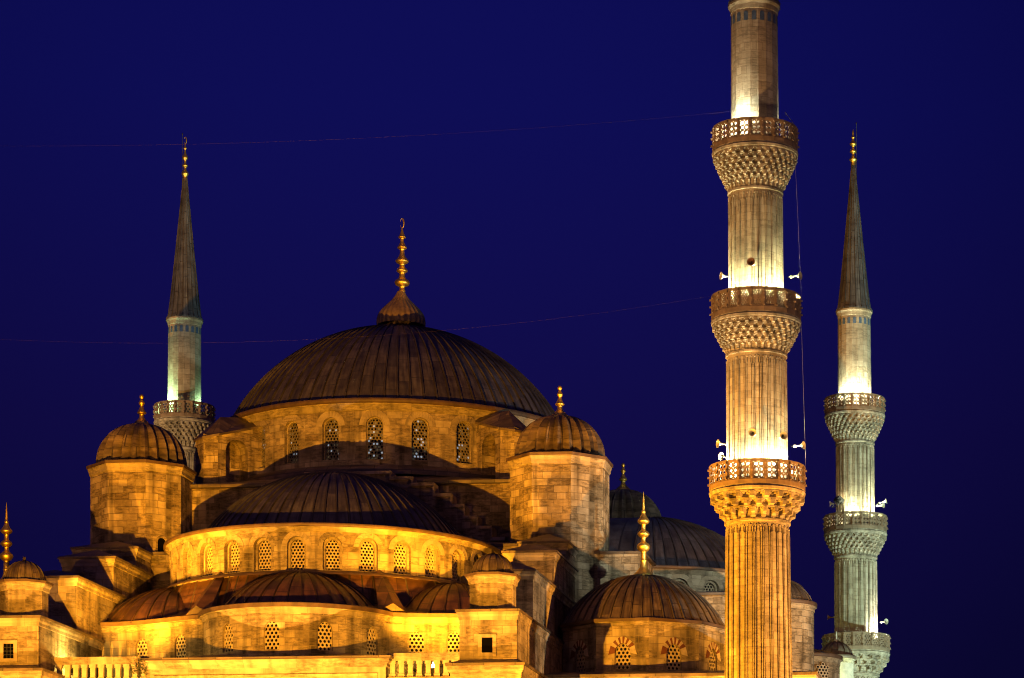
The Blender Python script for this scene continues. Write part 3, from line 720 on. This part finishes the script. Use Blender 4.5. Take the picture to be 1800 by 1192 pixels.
# ---- corner towers
CF = [(1014, 18.8), (1009, 18.4), (1004, 15), (998, 9.5), (993, 6.8), (985, 5.2), (982, 6), (980, 5.2), (972, 5), (967, 5), (964, 9), (958, 11.8), (953, 9.6), (949, 4.6), (942, 4.3), (940, 7.5), (935.5, 10.5), (931, 7.8), (928, 4.2), (919, 4.2), (917, 8), (913.5, 10.4), (910, 9.2), (905, 5.6), (899, 3.4), (896.5, 3.9), (893, 2.6), (885, 2.2), (882, 2.0), (876, 1.8), (868, .9), (861, .3)]
def corner_tower(r, f):
    c = (r, -f); n = 10; R = 5.58; o = OCT(c, R, n, 12.2)
    root = MB(); segs = []
    wl_ = []
    for k in range(n):
        p, q = o[k], o[(k+1) % n]; ln = Line(p, q); w = (ln.L/2, 23.3, 1.04, 1.66, 'pointed'); wall(root, ln, 0, ln.L, BOT, 26.1, [w], 9, .25); wl_.append((ln, w))
    t = root.build('corner_tower', ['stone'], mosque)
    for ln, w in wl_: window('window', ln, *w[:5], .25, t, inset=.03, pitch=.27, hood=.42, fan=True)
    mb = MB(); mb.sweep(o, cornice_prof(26.5, .45, .26), True, 0); mb.sweep(o, lead_edge(26.5, .45, .26), True, 1); mb.build('cornice', ['trim', 'leadg'], t)
    mb = MB(); pr = [(5.42, 26.5), (5.36, 26.6)]+cap_prof(5.32, 26.64, 30.0, 12, .3); dome(mb, pr, 48, c, sw=.17, sh=.08); d = mb.build('tower_dome', ['leadd', 'seam'], t)
    mb = MB(); mb.lathe(px_prof(CF, 191.8, 29.85), 20, c); mb.build('finial', ['gold'], t)
corner_tower(21.35, 21.35); corner_tower(-21.5, 21.6)
# ---- lower hall and the rest of the building mass
mb = MB(); mb.box(-32, 33.2, -30, 34, BOT, 22.3, 0)
hp = [(-32, -30), (33.2, -30), (33.2, 34), (-32, 34)]
mb.sweep(hp, [(.003, 21.7), (.1, 21.75), (.12, 22.0), (.3, 22.2), (.3, 22.35)], True, 2); mb.sweep(hp, [(.28, 22.347), (.42, 22.35), (.42, 22.52), (-3, 23.1)], True, 1)
mb.build('lower_hall', ['stone', 'leadd', 'trim'], mosque)
mb = MB(); mb.box(-20, 20.0, -14, 20, BOT, 30, 0); mb.build('inner_block', ['stone2'], mosque)
# round stair turret on the right flank, behind the minaret
def round_turret(X, Y, z, R, zb, rise, mat_='stone2', wins=None, nrib=18):
    d = Vector((X-CX, Y-CY)); r, f = d.x*cT-d.y*sT, -d.x*sT-d.y*cT; c = (r, -f)
    mb = MB(); mb.lathe([(R, BOT), (R, z-.55)], 40, c, m=0, sm=True); t = mb.build('round_turret', [mat_], mosque)
    rg = circ(c, R, 40); mb = MB(); mb.sweep(rg, cornice_prof(z, .6, .22), True, 0, True); mb.sweep(rg, lead_edge(z, .6, .22), True, 1, True); mb.build('cornice', ['trim', 'leadg'], t)
    mb = MB(); dome(mb, cap_prof(R*.96, z+.05, z+rise, 9, .1)+[(.05, z+rise+.05)], nrib, c, sw=.10, sh=.06); mb.build('turret_dome', ['leadd', 'seam'], t)
    return t, c
round_turret((1372-1439)/5155*205, 205, 30.15, 2.35, 0, 1.6)
t2, c2 = round_turret((1470-1439)/5155*230, 230, 29.7, 1.36, 0, 1.15, 'white', None, 14)
mb = MB(); mb.lathe([(.16, 30.8), (.13, 31.0), (.06, 31.2), (.03, 31.7)], 10, c2); mb.build('finial', ['horn'], t2)
t3, c3 = round_turret((1418-1439)/5155*214, 214, 27.6, 2.42, 0, .5, 'stone2', None, 18)
window('window', Arc(c3, 2.42, R_(-70)), .55, 25.4, .8, 1.5, 'pointed', -.06, t3, inset=.03, pitch=.25)

# ================================================================== MINARETS
mesh_cache = {}
def cached(key, fn, name, parent):
    if key in mesh_cache:
        o = bpy.data.objects.new(name, mesh_cache[key]); COL.objects.link(o); o.parent = parent; return o
    o = fn(); o.parent = parent; mesh_cache[key] = o.data; return o
SHAFT = [(60.9, 1.39, 52.9, 1.47, 'plain'), (50.1, 1.585, 42.85, 1.60, 'flute'), (40.35, 1.765, 32.7, 1.80, 'flute'), (30.35, 1.87, BOT, 2.25, 'flute')]
def shaft_mesh(z1, r1, z0, r0, kind):
    def fn():
        mb = MB()
        if kind == 'plain':
            n = 18; mb.lathe([(r0, z0), (r0-.04, z0+.5), (r1, z1)], n, m=0, sm=False, a0=.1, a1=.1+2*PI)
        else:
            n = 24; sub = 8; zs = [z0, z0+.28, z0+.281, z0+.5]
            zt = z1-.62; k = 12
            while zs[-1] < zt-3: zs.append(zs[-1]+2.6)
            zs += [zt+(z1-.05-zt)*i/k for i in range(k+1)]+[z1-.04, z1+.75]
            def rad(a, z):
                t = (z-z0)/(z1-z0); R = r0+(r1-r0)*max(0, min(1, t)); hw = PI*R/n
                u = (((a*n/(2*PI)) % 1)-.5)*2          # -1..1 across a flute
                if z > z1-.04: return R+.03
                if z < z0+.2805: return R+.05
                s = 0.0
                lim = 1.0
                if z > zt:
                    q = (z-zt)/(z1-.05-zt); lim = math.sqrt(max(0, 1-q**1.6))
                au = abs(u)
                if au < .505*lim: s = 0.0
                elif au < .725*lim: s = -.062
                elif au < .905*max(lim, .0)+.0: s = .055
                else: s = -.02
                return R+s
            P = []; U = []
            us = []
            for f in range(n):
                for x in (-1, -.91, -.90, -.73, -.72, -.51, -.50, -.25, 0, .25, .50, .51, .72, .73, .90, .91): us.append((f+.5+x/2)/n*2*PI)
            for z in zs:
                P.append([(rad(a, z)*math.cos(a), rad(a, z)*math.sin(a), z) for a in us]); U.append([(a*1.8, z) for a in us])
            mb.grid(P, U, 0, False, True)
        return mb.build('shaft', ['minaret'])
    return fn
def corbel_mesh(zb, zt, Rb, Rt, tiers, n):
    def fn():
        mb = MB(); P = []; U = []; us = []
        for f in range(n):
            for x in (-.5, -.36, -.30, -.16, -.05, .05, .16, .30, .36): us.append((f+.5+x)/n*2*PI)
        outs = [Rb]+[Rb+(Rt-Rb)*((i+1)/tiers)**.85 for i in range(tiers)]
        H = (zt-zb)/tiers
        P.append([(Rb*math.cos(a)*.98, Rb*math.sin(a)*.98, zb-.45) for a in us]); U.append([(a*Rb, zb-.45) for a in us])
        P.append([((Rb+.05)*math.cos(a), (Rb+.05)*math.sin(a), zb-.42) for a in us]); U.append([(a*Rb, zb-.42) for a in us])
        P.append([((Rb+.05)*math.cos(a), (Rb+.05)*math.sin(a), zb-.30) for a in us]); U.append([(a*Rb, zb-.3) for a in us])
        P.append([(Rb*math.cos(a), Rb*math.sin(a), zb-.28) for a in us]); U.append([(a*Rb, zb-.28) for a in us])
        for i in range(tiers):
            ri, ro = outs[i], outs[i+1]
            for t in (0.0, .12, .3, .45, .58, .70, .80, .86, 1.0):
                row = []
                for a in us:
                    u = ((a*n/(2*PI)+(.5 if i % 2 else 0)) % 1)-.5; au = abs(u)
                    if t >= .86: r = ro
                    elif au > .33: r = ri+(ro-ri)*(1.0 if t > .1 else .45)+.02
                    elif au > .22: r = ri+(ro-ri)*(.35 if t < .6 else .85)
                    else:
                        top = .80-au*1.5
                        r = ri-.10 if t < top else ri+(ro-ri)*.9
                    row.append((r*math.cos(a), r*math.sin(a), zb+H*(i+t)))
                P.append(row); U.append([(a*Rt, zb+H*(i+t)) for a in us])
        mb.grid(P, U, 0, False, True)
        # lip and floor
        mb.lathe([(Rt-.02, zt), (Rt+.06, zt+.06), (Rt+.09, zt+.2), (Rt+.02, zt+.26), (Rt+.02, zt+.34)], 60, m=0, sm=False)
        mb.lathe([(Rt+.02, zt+.34), (1.3, zt+.36)], 60, m=0, sm=False)
        return mb.build('corbel', ['carved'])
    return fn
def parapet_mesh(z0, z1, R, kind, n=22):
    def fn():
        mb = MB()
        o = [(R*math.cos(2*PI*(k+.5)/n), R*math.sin(2*PI*(k+.5)/n)) for k in range(n)]
        mb.sweep(o, [(-.14, z0), (.03, z0), (.03, z0+.26), (0, z0+.28), (-.14, z0+.28)], True, 0)
        mb.sweep(o, [(-.14, z1-.10), (.04, z1-.10), (.04, z1), (-.14, z1), (-.14, z1-.1)], True, 0)
        for k in range(n):
            p, q = o[k], o[(k+1) % n]; ln = Line(p, q); L = ln.L; za, zb = z0+.28, z1-.10
            b = .11
            # border
            for (u0, u1, v0, v1) in ((.0, b, za, zb), (L-b, L, za, zb), (b, L-b, za, za+.05), (b, L-b, zb-.05, zb)):
                mb.face([ln.at(u0, v0), ln.at(u1, v0), ln.at(u1, v1), ln.at(u0, v1)], 0)
            U0, U1, V0, V1 = b, L-b, za+.05, zb-.05
            for (e0, e1) in (((U0, V0), (U1, V0)), ((U1, V0), (U1, V1)), ((U1, V1), (U0, V1)), ((U0, V1), (U0, V0))):
                mb.face([ln.at(*e0), ln.at(*e1), ln.at(*e1, .05), ln.at(*e0, .05)], 0)
            if kind == 'six':
                nx, ny = 2, 3; cw_, ch = (U1-U0)/nx, (V1-V0)/ny; hr = min(cw_, ch)*.35
                for i in range(nx):
                    for j in range(ny):
                        cx, cy = U0+cw_*(i+.5), V0+ch*(j+.5); N = 16
                        for s_ in range(N):
                            a, a2 = 2*PI*s_/N+PI/N, 2*PI*(s_+1)/N+PI/N
                            def sq(t):
                                c_, d_ = math.cos(t), math.sin(t); kk = 1/max(abs(c_), abs(d_)); return (cx+c_*kk*cw_/2, cy+d_*kk*ch/2)
                            i1, i2 = (cx+hr*math.cos(a), cy+hr*math.sin(a)), (cx+hr*math.cos(a2), cy+hr*math.sin(a2))
                            mb.face([ln.at(*x_, .05) for x_ in (sq(a), sq(a2), i2, i1)], 0)
                            mb.face([ln.at(*i1, .05), ln.at(*i2, .05), ln.at(*i2, .12), ln.at(*i1, .12)], 0)
            else:
                pt, hr = {'lattice': (.145, .25), 'rosette': (.20, .36), 'interlace': (.17, .34)}[kind]
                w, h = U1-U0, V1-V0; nx = max(2, round(w/pt)); pt = w/nx
                grille(mb, ln, (U0+U1)/2, V0, w-.02, h-.03, 'flat', .05, pt, pt*hr, 0, -1, 0, .05)
                for (u0, u1, v0, v1) in ((U0, U0+.05, V0, V1), (U1-.05, U1, V0, V1), (U0, U1, V0, V0+.05), (U0, U1, V1-.05, V1)): mb.face([ln.at(u0, v0, .045), ln.at(u1, v0, .045), ln.at(u1, v1, .045), ln.at(u0, v1, .045)], 0)
            # post with knobs
            a = math.atan2(p[1], p[0]); ca, sa = math.cos(a), math.sin(a); xf = lambda v: Vector((v.x*ca-v.y*sa, v.x*sa+v.y*ca, v.z))
            mb.box(R-.16, R+.03, -.055, .055, z0+.28, z1-.1, 0, xf=xf)
            for t in (.22, .52, .82): zz = z0+(z1-z0)*t; mb.box(R+.03, R+.13, -.05, .05, zz, zz+.10, 0, xf=xf)
        return mb.build('parapet', ['panel'])
    return fn
BAL = [(50.55, 52.35, 1.62, 2.50, 52.69, 54.05, 2.52, 6, 30), (40.85, 42.3, 1.80, 2.62, 42.64, 44.05, 2.65, 5, 30), (30.85, 32.1, 1.93, 2.80, 32.44, 33.9, 2.84, 3, 20)]
FN_B = [(291, 4.2), (286, 4.4), (283, 5.5), (280.5, 7.2), (277.5, 5.2), (274, 3), (270, 2.6), (268.5, 4.8), (266, 6.2), (263.5, 4.8), (261, 2.6), (257.5, 2.6), (255.5, 5), (253, 6.3), (250, 4.6), (246, 2.3), (243.5, 2.2), (242, 3.6), (240.5, 3.2), (238, 1.6), (234, 1.8), (231, 1.4), (227, .3)]
FN_C = [(330, 4), (322, 3.6), (315, 3.4), (312, 5), (309, 6.4), (306, 5), (303, 2.8), (298, 2.6), (296.5, 4.2), (294.5, 4.9), (292.5, 3.4), (290, 2.2), (285.5, 2.4), (283, 4.4), (280.5, 5), (277.5, 4), (273, 2), (267, 1.3), (265.5, 2.7), (263.8, 3.0), (262, 1.8), (259, 1), (256, .9)]
def minaret(label, X, Y, kinds, lean=0, crescent=False):
    root = empty('minaret', (X, Y, EYE), -TH, 0, lean); tag(root, label, 'minaret', 'minarets of the mosque')
    for i, (z1, r1, z0, r0, kd) in enumerate(SHAFT): cached(('s', i), shaft_mesh(z1, r1, z0, r0, kd), 'shaft', root)
    for i, (zb, zt, Rb, Rt, pz0, pz1, pR, tiers, n) in enumerate(BAL):
        b = cached(('c', i), corbel_mesh(zb, zt, Rb, Rt, tiers, n), 'balcony', root)
        cached(('p', i, kinds[i]), parapet_mesh(pz0, pz1, pR, kinds[i]), 'parapet', b)
    def ringm():
        mb = MB(); mb.lathe([(1.38, 60.85), (1.42, 60.9), (1.46, 61.15), (1.56, 61.3), (1.56, 61.42), (1.45, 61.44)], 40, m=0, sm=False)
        return mb.build('ring_cornice', ['trim'])
    cached(('r',), ringm, 'ring_cornice', root)
    def tiles():
        mb = MB(); n = 18
        for k in range(n):
            a = .1+2*PI*(k+.5)/n; R = 1.415*math.cos(PI/n)+.012; ca, sa = math.cos(a), math.sin(a); o = arch(.26, .55, 'round', 8)
            mb.face([(R*ca-x*sa, R*sa+x*ca, 60.15+y) for x, y in o], 0)
        return mb.build('tile_band', ['tile'])
    cached(('t',), tiles, 'tile_band', root)
    def spire():
        mb = MB(); pr = [(1.52, 61.43), (1.55, 61.5), (1.40, 61.72), (1.33, 62.15)]
        for i in range(1, 13): t = i/12; pr.append((1.33+(.13-1.33)*t**.93, 62.15+(73.9-62.15)*t))
        dome(mb, pr, 18, sw=.10, sh=.045); return mb.build('spire', ['leads', 'seam'])
    sp = cached(('sp',), spire, 'spire', root)
    if crescent: finial(root, px_prof(FN_C, 252, 73.0), (0, 0), crescent=.30)
    else: finial(root, px_prof(FN_B, 249, 73.85), (0, 0))
    mb = MB(); mb.lathe([(.02, 72), (.02, 77.35), (.05, 77.36), (.05, 77.5), (.005, 77.55)], 6, (.28 if not crescent else -.25, 0))
    for z in (74.3, 75.9): mb.box(*sorted((0, .28 if not crescent else -.25)), -.012, .012, z, z+.024)
    mb.build('lightning_rod', ['black'], root)
    return root
NX, NY = (1329-1439)/5155*175.0+.29, 175.0
RX, RY = (1503.5-1439)/5155*249.0+.27, 249.0
LX, LY = (321-1439)/5155*252.0, 252.0
mn = minaret("largest minaret, nearest, in orange and white light, top cut off by the photo's edge", NX, NY, ('six', 'lattice', 'six'), -.0066)
mr = minaret('far right minaret standing alone at the right, pale greenish floodlight and needle spire', RX, RY, ('six', 'six', 'interlace'), -.0060)
ml = minaret('distant left minaret rising behind the left turret, crescent tip, green glow at its balcony', LX, LY, ('rosette', 'six', 'six'), .003, True)

# balcony lamps: light the shafts from the balcony floors. angle 0 = towards the viewer, + = right
def blamp(mx, my, z, R, ang, power, col, up=5.0):
    a = R_(-90+ang); p = Vector((mx+R*math.cos(a), my+R*math.sin(a), z+EYE))
    spot("balcony_lamp", p, Vector((mx+.75*math.cos(a), my+.75*math.sin(a), z+up+EYE)), power, col, 140, .5, .12)
def bglow(mx, my, z, R, ang, power, col):
    a = R_(-90+ang); point("balcony_glow", Vector((mx+R*math.cos(a), my+R*math.sin(a), z+EYE)), power, col, .1)
YW = (1, .95, .50); WW = (1, .97, .66)
for ang, pw in ((-95, 400), (-38, 1500), (118, 500)): blamp(NX, NY, 53.7, 2.1, ang, pw, WW)
for ang, pw in ((-66, 2300), (-20, 1300), (28, 1300), (72, 1900)): blamp(NX, NY, 43.75, 2.25, ang, pw, YW)
for ang, pw in ((-66, 1900), (-14, 1400), (24, 1300), (60, 1600)): blamp(NX, NY, 33.55, 2.45, ang, pw, (1, .90, .48))
for ang, pw in ((-50, 1300), (0, 1800), (55, 1300)): blamp(RX, RY, 53.7, 2.1, ang, pw, (1, 1, .62))
for ang, pw in ((-15, 1300), (48, 1900)): blamp(RX, RY, 43.75, 2.2, ang, pw, (1, 1, .60))
for ang, pw in ((62, 3600),): blamp(RX, RY, 33.55, 2.5, ang, pw, (1, .95, .72))
for ang, pw in ((-50, 1800), (80, 450)): blamp(LX, LY, 53.7, 2.1, ang, pw, GREEN)
bglow(NX, NY, 53.2, 2.0, -42, 420, WW); bglow(NX, NY, 53.2, 2.0, -75, 160, WW)
for a in (-52, 38): bglow(NX, NY, 43.6, 2.4, a, 60, YW)
for a, p in ((-52, 200), (8, 240), (48, 160)): bglow(NX, NY, 33.3, 2.5, a, p, WW)
bglow(RX, RY, 53.3, 2.0, -5, 220, (1, 1, .66)); bglow(RX, RY, 43.3, 2.2, -48, 40, (1, 1, .66)); bglow(LX, LY, 53.3, 2.0, -45, 180, GREEN)

# ================================================================== LOUDSPEAKERS
def horn_mesh(m):
    mb = MB(); mb.lathe([(.05, 0), (.055, .18), (.075, .34), (.12, .48), (.20, .59), (.27, .64), (.285, .66), (.265, .655), (.19, .60), (.10, .48), (.05, .34)], 20, m=0)
    mb.lathe([(.0, .40), (.045, .40), (.06, .5), (.04, .56), (.0, .57)], 12, m=1)
    me = mb.build('loudspeaker', [m, 'black']); return me
def driver_mesh():
    mb = MB(); mb.lathe([(.0, -.14), (.10, -.13), (.115, -.1), (.115, .04), (.06, .06)], 14, m=0); mb.box(-.03, .03, -.03, .03, -.32, -.13, 1); return mb.build('driver_unit', ['horn', 'black'])
hp0 = horn_mesh('horn'); dv0 = driver_mesh(); dv0.parent = hp0
hp1 = horn_mesh('hornd'); dv1 = dv0.copy(); COL.objects.link(dv1); dv1.parent = hp1
used = {}
def horn(mx, my, z, R, ang, label, dark=False, tilt=0, yaw=0):
    src = hp1 if dark else hp0
    a = R_(-90+ang); p = (mx+(R+.24)*math.cos(a), my+(R+.24)*math.sin(a), z+EYE); b = a+R_(yaw)
    d = Vector((math.cos(b), math.sin(b), tilt)); rot = d.to_track_quat('Z', 'Y').to_euler()
    if src.name not in used: used[src.name] = 1; o = src; o.location = p; o.rotation_euler = rot
    else: o = copy_tree(src, None, p, rot)
    o.scale = (.86, .86, .86); tag(o, label, 'loudspeaker', 'loudspeakers on the minarets')
horn(NX, NY, 45.25, 1.62, -88, "pale horn loudspeaker pointing left above the near minaret's middle balcony", yaw=20)
horn(NX, NY, 45.55, 1.62, -13, 'rust-brown horn loudspeaker facing forward above the middle balcony of the near minaret', True)
horn(NX, NY, 45.25, 1.62, 88, 'grey horn loudspeaker pointing right above the middle balcony of the near minaret', yaw=-25)
horn(NX, NY, 35.25, 1.82, -88, 'white horn loudspeaker pointing left above the lowest balcony of the near minaret', yaw=25)
horn(NX, NY, 35.45, 1.82, -10, "white horn loudspeaker facing forward, left of centre, above the near minaret's lowest balcony")
horn(NX, NY, 35.35, 1.82, 36, "white horn loudspeaker facing forward, right of centre, above the near minaret's lowest balcony", yaw=-18)
horn(NX, NY, 35.15, 1.82, 88, 'white horn loudspeaker pointing right above the lowest balcony of the near minaret', yaw=-25)
horn(NX, NY, 34.55, 1.80, -100, "glaring white horn half hidden by the left end of the near minaret's lowest parapet", yaw=60)
horn(RX, RY, 45.15, 1.62, -92, 'white horn loudspeaker pointing left beside the black floodlight of the far right minaret')
horn(RX, RY, 45.15, 1.62, 80, "upper of two white horns at the right of the far right minaret's middle balcony", tilt=.25)
horn(RX, RY, 44.8, 1.62, 60, "lower of two white horns at the right of the far right minaret's middle balcony")
horn(RX, RY, 35.5, 1.82, -90, 'dark horn loudspeaker on the shadowed left side of the far right minaret, lowest balcony', True)
horn(RX, RY, 35.0, 1.82, 72, "bright white horn right of the far right minaret's shaft, above its lowest visible balcony", yaw=-30)

# ================================================================== FLOODLIGHT FIXTURES
def flood(p, tgt, label, s=1.0, grp='floodlights on roofs and balconies'):
    mb = MB(); mb.box(-.30*s, .30*s, -.22*s, .22*s, -.16*s, .12*s, 0)
    for k in range(4): mb.box(-.28*s, .28*s, -.18*s+.10*s*k, -.15*s+.10*s*k, -.24*s, -.161*s, 0)
    o = mb.build('floodlight', ['black']); o.location = p
    o.rotation_euler = (Vector(tgt)-Vector(p)).to_track_quat('Z', 'Y').to_euler()
    mb = MB(); mb.box(-.26*s, .26*s, -.18*s, .18*s, .121*s, .14*s, 0); mb.build('lens', ['lamp'], o)
    mb = MB(); mb.box(-.36*s, -.31*s, -.03, .03, -.05*s, .55*s*-1, 0); mb.box(.31*s, .36*s, -.03, .03, -.05*s, -.55*s, 0); mb.box(-.36*s, .36*s, -.03, .03, -.60*s, -.551*s, 0); mb.build('bracket', ['black'], o)
    tag(o, label, 'floodlight', grp)
flood(wpos(-12.0, 35.3, 22.6), wpos(-13, 33, 25), 'dark floodlight behind the left balustrade washing the bright pier wall')
point('terrace_lamp_left', wpos(-11.9, 34.6, 22.9), 900, (1, .62, .12), .12)
flood(wpos(10.35, 34.9, 22.62), wpos(10, 36.5, 22.7), 'glaring lamp between the balusters of the right balustrade')
point('terrace_lamp_right', wpos(10.3, 34.2, 22.9), 420, (1, .50, .06), .12)
flood(Vector((RX-1.65, RY-1.5, 45.2+EYE)), Vector((RX, RY-.5, 48+EYE)), 'black box floodlight on the middle balcony of the pale far right minaret', 1.3)

# ================================================================== WIRES
def tube(name, pts, r, m, label, cat, grp=None):
    mb = MB(); P = []
    for i, p in enumerate(pts):
        t = (pts[min(i+1, len(pts)-1)]-pts[max(0, i-1)]).normalized(); s = t.cross(Vector((.1, 1, .2))).normalized(); u = s.cross(t)
        P.append([p+s*r*math.cos(a)+u*r*math.sin(a) for a in [k*PI/3 for k in range(6)]])
    mb.grid(P, None, 0, True, True); o = mb.build(name, [m]); tag(o, label, cat, grp); return o
P2 = wpos(-30.5, 37.3, 0)
def span(a, b, sag, n=40): return [a.lerp(b, i/n)-Vector((0, 0, 4*sag*(i/n)*(1-i/n))) for i in range(n+1)]
tube('wire', span(Vector((NX-1.42, NY-.2, 55.1+EYE)), Vector((P2.x, P2.y, 55.1+EYE)), 1.0), .0032, 'wire', "upper wire strung from the near minaret's top balcony across the sky leftwards", 'wire', 'wires strung between the minarets')
tube('wire', span(Vector((NX-2.6, NY-.3, 44.1+EYE)), Vector((P2.x, P2.y, 44.1+EYE)), 2.1), .0024, 'wire', "lower sagging wire running left from the near minaret's middle balcony past the great dome", 'wire', 'wires strung between the minarets')
tube('cable', span(Vector((NX+2.05, NY, 52.3+EYE)), Vector((NX+2.42, NY, 44+EYE)), -.0, 10), .007, 'wireg', "thin cable hanging between the near minaret's top and middle balconies", 'cable', 'cables hanging beside the near minaret')
tube('cable', span(Vector((NX+2.42, NY, 42.4+EYE)), Vector((NX+2.68, NY, 33.9+EYE)), 0, 10), .007, 'wireg', "thin cable hanging between the near minaret's middle and lowest balconies", 'cable', 'cables hanging beside the near minaret')
tube('cable', span(Vector((NX+1.44, NY-.3, 55.0+EYE)), Vector((NX+2.2, NY-.6, 53.9+EYE)), 0, 4), .02, 'wireg', 'short slanting stay from the shaft to the top parapet of the near minaret', 'cable')
tube('cable', [wpos(16.2, 37.6-.6*i, 0)+Vector((0, 0, 24.2-1.7*math.sin(i*.5)-.13*i)) for i in range(9)], .05, 'black', 'black cable looping down the shaded side wall of the right pier', 'cable')
# ================================================================== SAPLING
rt = empty('sapling', wpos(-7.3, 37.2, 21.2)); tag(rt, 'small dark sapling sprouting beside the end of the left balustrade', 'plant')
mb = MB(); mb.lathe([(.04, 0), (.03, .7), (.012, 1.5)], 6)
for k in range(7):
    a = k*2.4; z = .7+.1*k; mb.lathe([(.012, 0), (.008, .5)], 4) if False else None
    p, q = Vector((0, 0, z)), Vector((math.cos(a)*.42, math.sin(a)*.42, z+.28)); n = Vector((0, 0, 1)).cross(q-p).normalized()*.012
    mb.face([p-n, p+n, q+n, q-n]); 
mb.build('stem', ['bark'], rt)
mb = MB()
for k in range(120):
    a = random.random()*6.28; r = .5*random.random()**.6; c = Vector((r*math.cos(a), r*math.sin(a), 1.15+random.gauss(0, .27))); d = Vector((random.gauss(0, 1), random.gauss(0, 1), random.gauss(0, .6))).normalized(); s_ = d.cross(Vector((random.random(), random.random(), 1))).normalized(); L = .09+.07*random.random()
    mb.face([c-d*L, c+s_*L*.4, c+d*L, c-s_*L*.4])
mb.build('leaves', ['leaf'], rt)
